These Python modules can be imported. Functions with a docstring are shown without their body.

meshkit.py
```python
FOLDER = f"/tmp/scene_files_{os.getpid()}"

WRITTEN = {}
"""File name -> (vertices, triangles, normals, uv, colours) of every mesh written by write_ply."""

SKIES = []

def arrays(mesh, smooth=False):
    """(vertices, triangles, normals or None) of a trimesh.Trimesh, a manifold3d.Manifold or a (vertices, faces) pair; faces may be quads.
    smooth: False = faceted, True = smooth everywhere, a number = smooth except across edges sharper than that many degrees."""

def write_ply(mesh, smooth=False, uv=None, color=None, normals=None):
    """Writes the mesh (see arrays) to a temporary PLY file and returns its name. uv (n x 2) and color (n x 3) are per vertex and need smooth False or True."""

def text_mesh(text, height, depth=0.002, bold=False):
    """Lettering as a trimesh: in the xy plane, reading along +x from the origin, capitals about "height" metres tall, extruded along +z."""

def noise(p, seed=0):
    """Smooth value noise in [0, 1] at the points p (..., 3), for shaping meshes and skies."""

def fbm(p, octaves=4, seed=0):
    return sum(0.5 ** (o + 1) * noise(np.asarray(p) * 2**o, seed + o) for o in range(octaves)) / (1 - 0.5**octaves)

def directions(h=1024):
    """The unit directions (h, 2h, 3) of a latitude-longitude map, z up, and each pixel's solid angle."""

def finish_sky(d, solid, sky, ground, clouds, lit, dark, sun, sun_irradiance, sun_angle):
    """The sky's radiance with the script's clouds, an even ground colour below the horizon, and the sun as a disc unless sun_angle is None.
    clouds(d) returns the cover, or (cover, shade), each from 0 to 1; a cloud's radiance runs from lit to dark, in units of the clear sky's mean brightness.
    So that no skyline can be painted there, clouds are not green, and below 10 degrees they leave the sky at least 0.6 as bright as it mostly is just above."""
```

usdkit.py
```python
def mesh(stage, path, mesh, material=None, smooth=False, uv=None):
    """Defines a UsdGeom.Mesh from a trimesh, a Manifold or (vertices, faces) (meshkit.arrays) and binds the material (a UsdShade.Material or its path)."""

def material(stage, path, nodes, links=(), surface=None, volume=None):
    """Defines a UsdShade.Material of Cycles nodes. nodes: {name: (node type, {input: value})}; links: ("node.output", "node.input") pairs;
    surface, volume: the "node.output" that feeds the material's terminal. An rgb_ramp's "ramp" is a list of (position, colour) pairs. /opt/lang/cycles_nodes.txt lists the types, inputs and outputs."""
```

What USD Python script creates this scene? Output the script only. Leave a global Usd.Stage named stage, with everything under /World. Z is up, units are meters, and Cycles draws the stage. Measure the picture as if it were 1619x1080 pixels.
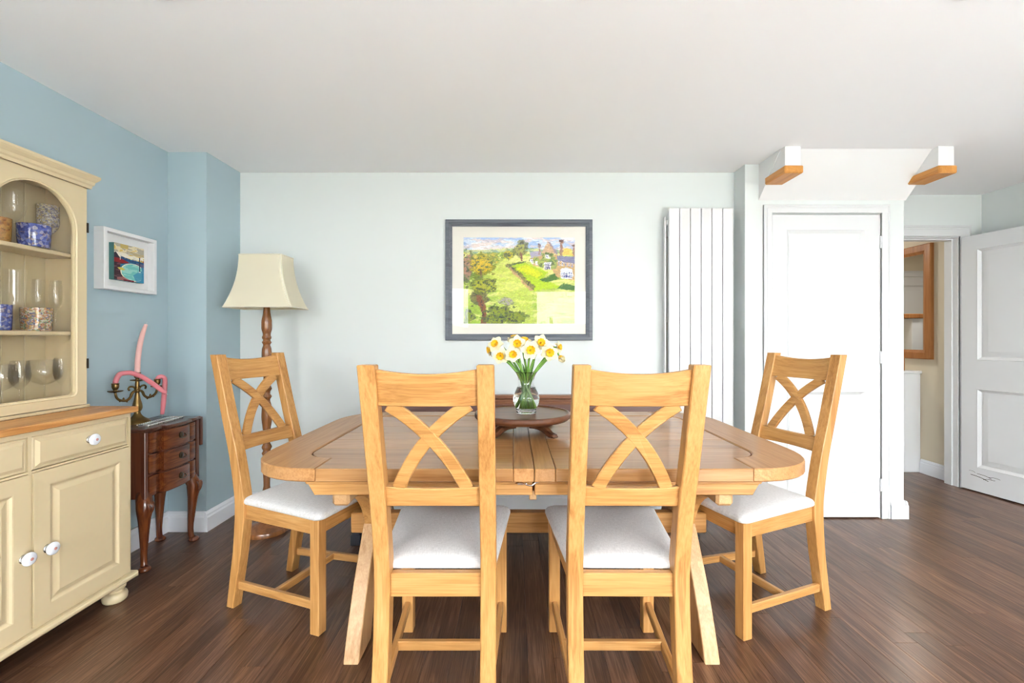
import math, random
import numpy as np, trimesh, usdkit, meshkit
from scipy.interpolate import PchipInterpolator
from pxr import Usd, UsdGeom, UsdLux, UsdShade, Gf, Sdf, Vt

random.seed(7)
RNG = np.random.default_rng(7)
stage = Usd.Stage.CreateInMemory()
UsdGeom.SetStageUpAxis(stage, 'Z')
UsdGeom.SetStageMetersPerUnit(stage, 1.0)
UsdGeom.Xform.Define(stage, '/World')
UsdGeom.Scope.Define(stage, '/World/Looks')

# ------------------------------------------------------------------ camera, sky, lights, exposure
F, CX, CY, H = 700.0, 812.0, 536.0, 1.17          # focal length in pixels, vanishing point, eye height
EXPOSURE = 0.70
SKY, SUN = 4.0, 60.0
cam = UsdGeom.Camera.Define(stage, '/World/camera')
cam.AddTranslateOp().Set((0, 0, H))
cam.AddRotateXOp().Set(90)
cam.CreateHorizontalApertureAttr(36.0)
cam.CreateFocalLengthAttr(36.0 * F / 1619)
cam.CreateHorizontalApertureOffsetAttr(-(CX - 809.5) * 36 / 1619)
cam.CreateVerticalApertureOffsetAttr(-(540 - CY) * 36 / 1619)
cam.CreateClippingRangeAttr((0.05, 1000.0))
cam.CreateExposureAttr(EXPOSURE)
sky = UsdLux.DomeLight.Define(stage, '/World/sky')
sky.CreateIntensityAttr(SKY)
sky.CreateColorAttr((0.93, 0.97, 1.0))

sun = UsdLux.DistantLight.Define(stage, '/World/sun')     # high, from beyond the house: it lights the garden, not the room
sun.AddRotateXYZOp().Set((30, 0, 168))
sun.CreateIntensityAttr(SUN)
sun.CreateAngleAttr(0.6)
sun.CreateColorAttr((1.0, 0.96, 0.90))


# ------------------------------------------------------------------ materials
LOOKS = {}


def reg(name, nodes, links, surface='p.BSDF'):
    LOOKS[name] = usdkit.material(stage, f'/World/Looks/{name}', nodes, links, surface=surface)
    return name


def plain(name, c, rough=0.5, metal=0.0, spec=0.5, coat=0.0, bump=0.0, bscale=300):
    n = {'p': ('principled_bsdf', {'base_color': c, 'roughness': rough, 'metallic': metal, 'specular_ior_level': spec, 'coat_weight': coat, 'coat_roughness': 0.08}),
         'g': ('geometry', {}), 'n': ('noise_texture', {'scale': bscale, 'detail': 3.0}), 'm': ('mix', {'mix_type': 'multiply', 'fac': 0.06, 'color1': c})}
    l = [('g.position', 'n.vector'), ('n.color', 'm.color2'), ('m.color', 'p.base_color')]
    if bump:
        n['b'] = ('bump', {'strength': bump, 'distance': 0.002})
        l += [('n.fac', 'b.height'), ('b.normal', 'p.normal')]
    return reg(name, n, l)


def wood(name, cols, axis, rough=0.35, fine=0.85, scale=1.0, coat=0.0, seed=0.0, wave=0.25, bump=0.12, spec=0.5):
    """Grain that runs along AXIS of the object's own space."""
    st = [1.0, 1.0, 1.0]
    st['xyz'.index(axis)] = 0.06
    s1 = [x * 16 * scale for x in st]
    s2 = [x * 190 * scale for x in st]
    s2['xyz'.index(axis)] *= 0.5
    n = {'t': ('texture_coordinate', {}), 'o': ('object_info', {}),
         'r': ('vector_math', {'math_type': 'scale', 'vector1': (3.7, 5.1, 9.3)}),
         'a': ('vector_math', {'math_type': 'add'}), 'a2': ('vector_math', {'math_type': 'add', 'vector2': (seed * 3.1, seed * 1.7, seed * 7.7)}),
         'm1': ('mapping', {'scale': s1}), 'm2': ('mapping', {'scale': s2}),
         'n1': ('noise_texture', {'scale': 1.0, 'detail': 4.0, 'distortion': 0.6}),
         'n2': ('noise_texture', {'scale': 1.0, 'detail': 3.0, 'roughness': 0.6}),
         'k': ('math', {'math_type': 'multiply', 'value2': 5.0}), 'sn': ('math', {'math_type': 'sine'}),
         'w': ('math', {'math_type': 'multiply_add', 'value2': 0.5, 'value3': 0.5}),
         'k6': ('math', {'math_type': 'multiply', 'value2': 6.0}),
         'mx': ('mix_float', {'fac': wave}), 'mx2': ('mix_float', {'fac': fine * 0.55}),
         'c': ('rgb_ramp', {'ramp': [(0.3, cols[0]), (0.5, cols[1]), (0.72, cols[2])]}),
         'b': ('bump', {'strength': bump, 'distance': 0.001}),
         'p': ('principled_bsdf', {'roughness': rough, 'coat_weight': coat, 'coat_roughness': 0.1, 'specular_ior_level': spec})}
    l = [('o.random', 'r.scale'), ('t.object', 'a.vector1'), ('r.vector', 'a.vector2'), ('a.vector', 'a2.vector1'), ('a2.vector', 'm1.vector'), ('a2.vector', 'm2.vector'),
         ('m1.vector', 'n1.vector'), ('m2.vector', 'n2.vector'), ('n1.fac', 'k.value1'), ('k.value', 'k6.value1'), ('k6.value', 'sn.value1'), ('sn.value', 'w.value1'),
         ('n1.fac', 'mx.a'), ('w.value', 'mx.b'), ('mx.result', 'mx2.a'), ('n2.fac', 'mx2.b'), ('mx2.result', 'c.fac'),
         ('c.color', 'p.base_color'), ('n2.fac', 'b.height'), ('b.normal', 'p.normal')]
    return reg(name, n, l)


OAK = [(0.33, 0.142, 0.036), (0.495, 0.245, 0.075), (0.61, 0.34, 0.128)]
for ax in 'xyz':
    wood('oak_' + ax, OAK, ax, rough=0.38)
OAKP = [(0.42, 0.22, 0.085), (0.54, 0.31, 0.14), (0.64, 0.41, 0.21)]
for ax in 'xyz':
    wood('oak_pale_' + ax, OAKP, ax, rough=0.42)
TOP = [(0.29, 0.125, 0.038), (0.40, 0.195, 0.070), (0.49, 0.265, 0.108)]
for k in range(3):
    q = 0.93 + 0.08 * k
    wood(f'table_top_{k}', [tuple(q * x for x in c) for c in TOP], 'x', rough=0.3, coat=0.25, seed=k + 1.0)
wood('table_cross', TOP, 'y', rough=0.3, coat=0.25, seed=9.0)
wood('table_edge_x', OAK, 'x', rough=0.34, seed=4.0)
wood('table_end_y', [tuple(1.06 * x for x in c) for c in TOP], 'y', rough=0.34, seed=4.0)
PINE = [(0.42, 0.17, 0.045), (0.55, 0.255, 0.075), (0.66, 0.34, 0.12)]
wood('pine_y', PINE, 'y', rough=0.4, wave=0.5)
wood('pine_z', [(0.24, 0.085, 0.022), (0.33, 0.13, 0.036), (0.42, 0.18, 0.06)], 'z', rough=0.4)
wood('pine_cap', [(0.50, 0.19, 0.035), (0.62, 0.27, 0.06), (0.72, 0.35, 0.09)], 'y', rough=0.4)
MAH = [(0.065, 0.015, 0.006), (0.135, 0.034, 0.010), (0.22, 0.064, 0.017)]
for ax in 'xyz':
    wood('mahogany_' + ax, MAH, ax, rough=0.22, coat=0.5, fine=0.3, scale=1.4)
wood('walnut_case', [(0.06, 0.016, 0.009), (0.10, 0.028, 0.014), (0.15, 0.045, 0.02)], 'z', rough=0.25, coat=0.4, fine=0.3)
wood('walnut_top', [(0.06, 0.02, 0.012), (0.09, 0.032, 0.018), (0.13, 0.05, 0.028)], 'y', rough=0.25, coat=0.4, fine=0.3)
wood('tray_wood', [(0.10, 0.036, 0.018), (0.15, 0.055, 0.026), (0.20, 0.078, 0.036)], 'x', rough=0.32, coat=0.08, fine=0.4, spec=0.35)
wood('lamp_wood', [(0.16, 0.055, 0.016), (0.24, 0.088, 0.026), (0.32, 0.125, 0.04)], 'z', rough=0.28, coat=0.4, fine=0.35)
wood('bench_wood', [(0.14, 0.055, 0.030), (0.21, 0.085, 0.045), (0.29, 0.125, 0.065)], 'x', rough=0.3, coat=0.2)
wood('bench_panel', [(0.10, 0.05, 0.045), (0.15, 0.075, 0.063), (0.20, 0.105, 0.085)], 'x', rough=0.35)
for k in range(6):
    q = [0.78, 0.9, 1.0, 1.1, 1.22, 0.95][k]
    wood(f'floor_wood_{k}', [tuple(q * x for x in c) for c in [(0.056, 0.025, 0.014), (0.112, 0.053, 0.030), (0.23, 0.119, 0.066)]], 'y', rough=0.27, fine=0.9, scale=1.5, seed=k + 2.0, wave=0.25, bump=0.05, spec=0.45)
plain('wall_paint', (0.73, 0.77, 0.77), 0.55, spec=0.3)
plain('accent_paint', (0.435, 0.555, 0.61), 0.6, spec=0.3)
plain('ceiling_paint', (0.93, 0.93, 0.935), 0.8, spec=0.2)
plain('gloss_white', (0.725, 0.735, 0.755), 0.3)
plain('skirting_white', (0.84, 0.86, 0.91), 0.3)
plain('matt_white', (0.84, 0.84, 0.845), 0.5)
plain('radiator_white', (0.77, 0.775, 0.785), 0.28)
plain('hall_cream', (0.70, 0.62, 0.48), 0.6, spec=0.3)
plain('dresser_cream', (0.68, 0.56, 0.352), 0.38, bump=0.0, bscale=60)
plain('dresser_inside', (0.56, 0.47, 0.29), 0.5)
plain('dark_gap', (0.02, 0.018, 0.015), 0.8)
plain('porcelain', (0.80, 0.83, 0.90), 0.12, coat=0.6)
plain('rose_print', (0.62, 0.30, 0.27), 0.25)
plain('chrome', (0.75, 0.75, 0.77), 0.18, metal=1.0)
plain('silver', (0.80, 0.79, 0.76), 0.22, metal=1.0)
plain('old_brass', (0.24, 0.155, 0.06), 0.36, metal=1.0, bump=0.1, bscale=120)
plain('dark_brass', (0.08, 0.055, 0.03), 0.4, metal=1.0)
plain('hinge_dark', (0.03, 0.025, 0.02), 0.4, metal=0.8)
plain('pink_wax', (0.74, 0.22, 0.26), 0.35, coat=0.1)
plain('pale_pink_wax', (0.82, 0.47, 0.43), 0.35, coat=0.1)
plain('wick', (0.75, 0.72, 0.65), 0.8)
plain('frame_white', (0.84, 0.84, 0.85), 0.35)
plain('mat_white', (0.82, 0.82, 0.82), 0.8)
plain('mat_cream', (0.83, 0.80, 0.74), 0.8)
plain('canvas_teal', (0.075, 0.22, 0.21), 0.6)
wood('frame_grey', [(0.075, 0.085, 0.11), (0.12, 0.135, 0.165), (0.17, 0.185, 0.215)], 'x', rough=0.45)
wood('frame_grey_z', [(0.075, 0.085, 0.11), (0.12, 0.135, 0.165), (0.17, 0.185, 0.215)], 'z', rough=0.45)
plain('slate_paint', (0.045, 0.052, 0.068), 0.4)
plain('scuff_black', (0.05, 0.04, 0.035), 0.8)
plain('piping', (0.84, 0.79, 0.65), 0.8)
plain('leaf_green', (0.10, 0.24, 0.035), 0.45)
plain('stem_green', (0.17, 0.36, 0.05), 0.4)
plain('spathe', (0.50, 0.38, 0.18), 0.7)
plain('petal_cream', (0.86, 0.79, 0.52), 0.55, spec=0.2)
plain('anther', (0.55, 0.32, 0.02), 0.6)
plain('patio_stone', (0.80, 0.79, 0.78), 0.8)
plain('fence_wood', (0.55, 0.42, 0.32), 0.8)
plain('hedge_green', (0.16, 0.26, 0.06), 0.8)
reg('corona_yellow', {'t': ('texture_coordinate', {}), 'n': ('noise_texture', {'scale': 80.0}), 'c': ('rgb_ramp', {'ramp': [(0.3, (0.86, 0.42, 0.008)), (0.7, (0.93, 0.60, 0.02))]}), 'p': ('principled_bsdf', {'roughness': 0.5, 'subsurface_weight': 0.0})},
    [('t.object', 'n.vector'), ('n.fac', 'c.fac'), ('c.color', 'p.base_color')])
reg('seat_fabric', {'t': ('texture_coordinate', {}), 'm1': ('mapping', {'scale': (60, 900, 60)}), 'm2': ('mapping', {'scale': (900, 60, 60)}), 'n1': ('noise_texture', {'scale': 1.0, 'detail': 2.0}), 'n2': ('noise_texture', {'scale': 1.0, 'detail': 2.0}),
                    'm': ('mix_float', {'fac': 0.5}), 'c': ('rgb_ramp', {'ramp': [(0.3, (0.50, 0.48, 0.475)), (0.5, (0.66, 0.645, 0.64)), (0.72, (0.78, 0.77, 0.765))]}), 'b': ('bump', {'strength': 0.35, 'distance': 0.001}),
                    'p': ('principled_bsdf', {'roughness': 0.9, 'specular_ior_level': 0.15, 'sheen_weight': 0.15})},
    [('t.object', 'm1.vector'), ('t.object', 'm2.vector'), ('m1.vector', 'n1.vector'), ('m2.vector', 'n2.vector'), ('n1.fac', 'm.a'), ('n2.fac', 'm.b'), ('m.result', 'c.fac'), ('c.color', 'p.base_color'), ('m.result', 'b.height'), ('b.normal', 'p.normal')])
reg('shade_fabric', {'d': ('diffuse_bsdf', {'color': (0.90, 0.85, 0.69)}), 't': ('translucent_bsdf', {'color': (0.75, 0.68, 0.5)}), 'm': ('mix_closure', {'fac': 0.3})}, [('d.BSDF', 'm.closure1'), ('t.BSDF', 'm.closure2')], 'm.closure')


def pane(name, tint, ior=1.45, rough=0.0, gain=1.0):
    """Thin clear glass: Schlick reflection, the same from both sides, over straight transmission."""
    f0 = gain * ((ior - 1) / (ior + 1)) ** 2
    return reg(name, {'g0': ('geometry', {}), 'd': ('vector_math', {'math_type': 'dot_product'}), 'ab': ('math', {'math_type': 'absolute'}), 'on': ('math', {'math_type': 'subtract', 'value1': 1.0, 'use_clamp': True}), 'po': ('math', {'math_type': 'power', 'value2': 5.0}),
                      'k': ('math', {'math_type': 'multiply_add', 'value2': 1 - f0, 'value3': f0, 'use_clamp': True}), 't': ('transparent_bsdf', {'color': tint}), 'g': ('glossy_bsdf', {'color': (1, 1, 1), 'roughness': rough}), 'm': ('mix_closure', {})},
               [('g0.incoming', 'd.vector1'), ('g0.normal', 'd.vector2'), ('d.value', 'ab.value1'), ('ab.value', 'on.value2'), ('on.value', 'po.value1'), ('po.value', 'k.value1'), ('k.value', 'm.fac'), ('t.BSDF', 'm.closure1'), ('g.BSDF', 'm.closure2')], 'm.closure')


pane('window_glass', (0.985, 0.985, 0.985))
pane('cabinet_glass', (0.95, 0.945, 0.93), 1.5, gain=.6)
pane('picture_glass', (0.99, 0.99, 0.99), 1.5, gain=0.3)
pane('drink_glass', (0.985, 0.985, 0.98), 1.5, gain=1.3)
reg('vase_glass', {'p': ('principled_bsdf', {'base_color': (0.98, 1.0, 0.99), 'roughness': 0.0, 'ior': 1.5, 'transmission_weight': 1.0})}, [])
reg('water', {'p': ('principled_bsdf', {'base_color': (0.98, 1.0, 0.98), 'roughness': 0.0, 'ior': 1.33, 'transmission_weight': 1.0})}, [])
reg('mirror_glass', {'p': ('glossy_bsdf', {'color': (0.88, 0.89, 0.88), 'roughness': 0.0})}, [])


def speckle(name, cols, scale, glass=0.35):
    reg(name, {'t': ('texture_coordinate', {}), 'v': ('voronoi_texture', {'scale': scale}), 's': ('separate_color', {}), 'n': ('noise_texture', {'scale': scale * 0.4, 'detail': 2.0}),
               'ad': ('math', {'math_type': 'add'}), 'fr': ('math', {'math_type': 'fraction'}), 'c': ('rgb_ramp', {'ramp': cols}), 'p': ('principled_bsdf', {'roughness': 0.12, 'coat_weight': 0.5}), 'tr': ('transparent_bsdf', {'color': (0.9, 0.9, 0.88)}), 'mx': ('mix_closure', {'fac': glass})},
        [('t.object', 'v.vector'), ('t.object', 'n.vector'), ('v.color', 's.color'), ('s.r', 'ad.value1'), ('n.fac', 'ad.value2'), ('ad.value', 'fr.value1'), ('fr.value', 'c.fac'), ('c.color', 'p.base_color'), ('p.BSDF', 'mx.closure1'), ('tr.BSDF', 'mx.closure2')], 'mx.closure')


speckle('mottled_blue', [(0, (0.02, 0.03, 0.16)), (0.35, (0.06, 0.09, 0.36)), (0.6, (0.13, 0.16, 0.45)), (0.85, (0.36, 0.34, 0.42)), (1, (0.10, 0.05, 0.12))], 90, 0.12)
speckle('confetti_glass', [(0, (0.35, 0.05, 0.03)), (0.2, (0.62, 0.38, 0.08)), (0.4, (0.05, 0.07, 0.26)), (0.55, (0.72, 0.66, 0.48)), (0.7, (0.10, 0.22, 0.10)), (0.85, (0.60, 0.22, 0.10)), (1, (0.75, 0.72, 0.6))], 130, 0.3)
speckle('speckled_clear', [(0, (0.05, 0.06, 0.26)), (0.25, (0.8, 0.78, 0.7)), (0.5, (0.10, 0.10, 0.32)), (0.7, (0.55, 0.42, 0.12)), (1, (0.8, 0.78, 0.72))], 150, 0.5)
speckle('amber_glass', [(0, (0.45, 0.16, 0.03)), (0.5, (0.62, 0.35, 0.08)), (1, (0.25, 0.10, 0.03))], 90, 0.25)
reg('painted', {'a': ('attribute', {'attribute': 'paint'}), 'p': ('principled_bsdf', {'roughness': 0.6, 'specular_ior_level': 0.3})}, [('a.color', 'p.base_color')])
reg('tray_silver', {'t': ('texture_coordinate', {}), 'v': ('voronoi_texture', {'scale': 95.0, 'feature': 'distance_to_edge'}), 'c': ('rgb_ramp', {'ramp': [(0.0, (0.80, 0.79, 0.76)), (0.18, (0.75, 0.74, 0.71)), (0.3, (0.05, 0.045, 0.04))]}), 'b': ('bump', {'strength': 0.6, 'distance': 0.003}),
                    'p': ('principled_bsdf', {'metallic': 0.6, 'roughness': 0.3})}, [('t.object', 'v.vector'), ('v.distance', 'c.fac'), ('c.color', 'p.base_color'), ('v.distance', 'b.height'), ('b.normal', 'p.normal')])

# ------------------------------------------------------------------ scene helpers
USED, LOC = {}, {}


def numbered(parent, name):
    k = (parent, name)
    n = USED.get(k, 0); USED[k] = n + 1
    return f'{parent}/{name}' + (f'_{n:03d}' if n else '')


def tag(prim, label=None, cat=None, group=None, kind=None):
    for k, v in (('label', label), ('category', cat), ('group', group), ('kind', kind)):
        if v:
            prim.SetCustomDataByKey(k, v)
    return prim


def thing(name, label, cat, loc=(0, 0, 0), rotz=0.0, group=None, kind=None):
    path = numbered('/World', name)
    x = UsdGeom.Xform.Define(stage, path)
    x.AddTranslateOp().Set(Gf.Vec3d(*map(float, loc)))
    x.AddRotateZOp().Set(float(math.degrees(rotz)))
    LOC[path] = np.array(loc, float)
    return tag(x.GetPrim(), label, cat, group, kind)


def obj(name, m, mat, parent=None, smooth=35, label=None, kind=None, local=False, paint=None):
    """One Mesh prim. Given in world coordinates (unless local) and stored relative to its thing."""
    pp = str(parent.GetPath()) if parent is not None else '/World'
    off = LOC.get(pp, np.zeros(3))
    path = numbered(pp, name)
    v, f, n = meshkit.arrays(m, smooth)
    if not local:
        v = v - off
    LOC[path] = off
    g = UsdGeom.Mesh.Define(stage, path)
    g.CreatePointsAttr(Vt.Vec3fArray.FromNumpy(v.astype(np.float32)))
    g.CreateFaceVertexCountsAttr(Vt.IntArray.FromNumpy(np.full(len(f), 3, np.int32)))
    g.CreateFaceVertexIndicesAttr(Vt.IntArray.FromNumpy(f.astype(np.int32).ravel()))
    g.CreateSubdivisionSchemeAttr('none')
    if n is not None:
        g.CreateNormalsAttr(Vt.Vec3fArray.FromNumpy(n.astype(np.float32))); g.SetNormalsInterpolation('vertex')
    if paint is not None:
        UsdGeom.PrimvarsAPI(g).CreatePrimvar('paint', Sdf.ValueTypeNames.Color3fArray, 'vertex').Set(Vt.Vec3fArray.FromNumpy(paint.astype(np.float32)))
    UsdShade.MaterialBindingAPI.Apply(g.GetPrim()).Bind(LOOKS[mat])
    return tag(g.GetPrim(), label, None, None, kind)


def struct(name, m, mat, label, cat, smooth=False):
    p = obj(name, m, mat, None, smooth)
    return tag(p, label, cat, None, 'structure')


def dup(src, loc, rotz, label):
    was = src.GetCustomData()
    r = thing(src.GetName().rstrip('0123456789').rstrip('_'), label, was['category'], loc, rotz, was.get('group'))
    r.GetReferences().AddInternalReference(src.GetPath())
    r.SetInstanceable(True)
    return r


def at(px, py, Y):
    return np.array([(px - CX) * Y / F, Y, H - (py - CY) * Y / F])


# ------------------------------------------------------------------ mesh helpers
def cat(ms):
    return trimesh.util.concatenate([m for m in ms])


def tm(v, f):
    return trimesh.Trimesh(np.asarray(v, float), np.asarray(f, int), process=False)


def box(x0, x1, y0, y1, z0, z1, b=0.0):
    """A box, its edges chamfered by b."""
    c = np.array([(x0 + x1) / 2, (y0 + y1) / 2, (z0 + z1) / 2]); h = np.abs(np.array([x1 - x0, y1 - y0, z1 - z0])) / 2
    if b <= 0:
        m = trimesh.creation.box(2 * h)
    else:
        b = min(b, 0.45 * h.min())
        pts = [(2 * np.array(s) - 1) * (h - b * (np.arange(3) != k)) for s in np.ndindex(2, 2, 2) for k in range(3)]
        m = trimesh.convex.convex_hull(np.array(pts))
    m.apply_translation(c)
    return m


def bar(p0, p1, w, h, b=0.003, up=(0, 0, 1)):
    """A chamfered bar from p0 to p1; h along up, w across."""
    p0, p1, up = map(lambda a: np.asarray(a, float), (p0, p1, up))
    d = p1 - p0; L = np.linalg.norm(d); d /= L
    s = np.cross(up, d); s /= np.linalg.norm(s); u = np.cross(d, s)
    m = box(0, L, -w / 2, w / 2, -h / 2, h / 2, b)
    m.vertices = p0 + m.vertices[:, :1] * d + m.vertices[:, 1:2] * s + m.vertices[:, 2:] * u
    return m


def mitre(p, d):
    p = np.asarray(p, float)
    e = np.roll(p, -1, 0) - p; e /= np.linalg.norm(e, axis=1, keepdims=True) + 1e-12
    n = np.stack([-e[:, 1], e[:, 0]], 1)                # inward normal of a CCW outline
    n0 = np.roll(n, 1, 0); k = np.maximum(1 + (n * n0).sum(1, keepdims=True), 0.3)
    return p + d * (n + n0) / k


def area2(p):
    p = np.asarray(p); q = np.roll(p, -1, 0)
    return (p[:, 0] * q[:, 1] - p[:, 1] * q[:, 0]).sum()


def tri_poly(p):
    from shapely.geometry import Polygon
    v, f = trimesh.creation.triangulate_polygon(Polygon(p), engine='earcut')
    return np.asarray(v), np.asarray(f)


def loft(poly, rings, bottom=True, top=True):
    """poly (CCW) lofted through rings of (inset, z), capped."""
    p = np.asarray(poly, float)
    if area2(p) < 0:
        p = p[::-1]
    n = len(p)
    L = [mitre(p, i) if i else p for i, z in rings]
    v = np.vstack([np.column_stack([q, np.full(n, z)]) for q, (i, z) in zip(L, rings)])
    f = []
    for r in range(len(rings) - 1):
        a = r * n + np.arange(n); b = r * n + (np.arange(n) + 1) % n
        f += [np.stack([a, b, b + n], 1), np.stack([a, b + n, a + n], 1)]
    vs, fs = [v], [np.vstack(f)]
    o = len(v)
    for on, q, z, flip in ((bottom, L[0], rings[0][1], True), (top, L[-1], rings[-1][1], False)):
        if on:
            cv, cf = tri_poly(q)
            cz = np.column_stack([cv[:, :2], np.full(len(cv), z)])
            t = cv[cf]; s = np.cross(t[:, 1, :2] - t[:, 0, :2], t[:, 2, :2] - t[:, 0, :2])
            cf = np.where((s < 0)[:, None], cf[:, ::-1], cf)
            vs.append(cz); fs.append((cf[:, ::-1] if flip else cf) + o); o += len(cz)
    m = tm(np.vstack(vs), np.vstack(fs))
    m.merge_vertices()
    return m


def ext(poly, h, b=0.003):
    if b <= 0:
        return loft(poly, [(0, 0), (0, h)])
    return loft(poly, [(b, 0), (0, b), (0, h - b), (b, h)])


def axes(m, u, v, w, o=(0, 0, 0)):
    u, v, w, o = map(lambda a: np.asarray(a, float), (u, v, w, o))
    p = m.vertices
    m.vertices = o + p[:, :1] * u + p[:, 1:2] * v + p[:, 2:] * w
    if np.dot(np.cross(u, v), w) < 0:
        m.faces = m.faces[:, ::-1]
    return m


def on_left(m, X):      # local (x, y, z) -> along Y, up, out of the left wall
    return axes(m, (0, 1, 0), (0, 0, 1), (1, 0, 0), (X, 0, 0))


def on_back(m, Y):      # local (x, y, z) -> along X, up, towards the camera
    return axes(m, (1, 0, 0), (0, 0, 1), (0, -1, 0), (0, Y, 0))


def in_yz(m, X):        # local (x, y) -> (Y, Z), thickness along +X
    return axes(m, (0, 1, 0), (0, 0, 1), (1, 0, 0), (X, 0, 0))


def ring_loft(x0, x1, y0, y1, prof, cap=False, close=False):
    """Rectangular rings of (inset, z): mouldings, raised panels and picture frames."""
    P = np.array([(x0, y0), (x1, y0), (x1, y1), (x0, y1)], float)
    v = []
    for i, z in prof:
        v += [(x0 + i, y0 + i, z), (x1 - i, y0 + i, z), (x1 - i, y1 - i, z), (x0 + i, y1 - i, z)]
    f = []; n = len(prof)
    for r in range(n if close else n - 1):
        a = 4 * r; c = 4 * ((r + 1) % n)
        for k in range(4):
            j = (k + 1) % 4
            f += [(a + k, a + j, c + j), (a + k, c + j, c + k)]
    if cap:
        a = 4 * (n - 1); f += [(a, a + 1, a + 2), (a, a + 2, a + 3)]
    return tm(v, f)


def lathe(prof, n=32, c=(0, 0, 0)):
    p = np.asarray(prof, float); a = np.arange(n) * 2 * np.pi / n
    v = np.stack([p[:, :1] * np.cos(a), p[:, :1] * np.sin(a), np.repeat(p[:, 1:], n, 1)], -1).reshape(-1, 3)
    f = []
    for i in range(len(p) - 1):
        k = i * n + np.arange(n); j = i * n + (np.arange(n) + 1) % n
        if p[i, 0] > 1e-9:
            f.append(np.stack([k, j, j + n], 1))
        if p[i + 1, 0] > 1e-9:
            f.append(np.stack([k, j + n, k + n], 1))
    m = tm(v, np.vstack(f)); m.merge_vertices(); m.apply_translation(c)
    return m


def spline_profile(pts, n=60):
    pts = np.asarray(pts, float)
    t = np.concatenate([[0], np.cumsum(np.linalg.norm(np.diff(pts, axis=0), axis=1))])
    q = np.linspace(0, t[-1], n)
    return np.column_stack([PchipInterpolator(t, pts[:, k])(q) for k in range(pts.shape[1])])


def tube(pts, r, n=12, cap=True, smooth=None):
    p = np.asarray(pts, float); r = np.broadcast_to(np.asarray(r, float), (len(p),))
    if smooth:
        q = spline_profile(np.column_stack([p, r]), smooth); p, r = q[:, :3], q[:, 3]
    t = np.gradient(p, axis=0); t /= np.linalg.norm(t, axis=1, keepdims=True) + 1e-12
    a = np.cross(t[0], (0, 0, 1.0) if abs(t[0][2]) < 0.9 else (1.0, 0, 0)); A = []
    for k in range(len(p)):
        a = a - t[k] * np.dot(a, t[k]); a /= np.linalg.norm(a) + 1e-12; A.append(a)
    A = np.array(A); B = np.cross(t, A); g = np.arange(n) * 2 * np.pi / n
    v = (p[:, None] + r[:, None, None] * (np.cos(g)[None, :, None] * A[:, None] + np.sin(g)[None, :, None] * B[:, None])).reshape(-1, 3)
    f = []
    for i in range(len(p) - 1):
        k = i * n + np.arange(n); j = i * n + (np.arange(n) + 1) % n
        f += [np.stack([k, j, j + n], 1), np.stack([k, j + n, k + n], 1)]
    if cap:
        v = np.vstack([v, p[:1], p[-1:]]); o = len(v) - 2; k = np.arange(n); j = (k + 1) % n; e = (len(p) - 1) * n
        f += [np.stack([np.full(n, o), j, k], 1), np.stack([np.full(n, o + 1), e + k, e + j], 1)]
    return tm(v, np.vstack(f))


def rrect(x0, x1, y0, y1, r, n=6):
    out = []
    for cx, cy, a0 in ((x1 - r, y0 + r, -90), (x1 - r, y1 - r, 0), (x0 + r, y1 - r, 90), (x0 + r, y0 + r, 180)):
        for k in range(n + 1):
            a = math.radians(a0 + 90 * k / n); out.append((cx + r * math.cos(a), cy + r * math.sin(a)))
    return out


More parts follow.
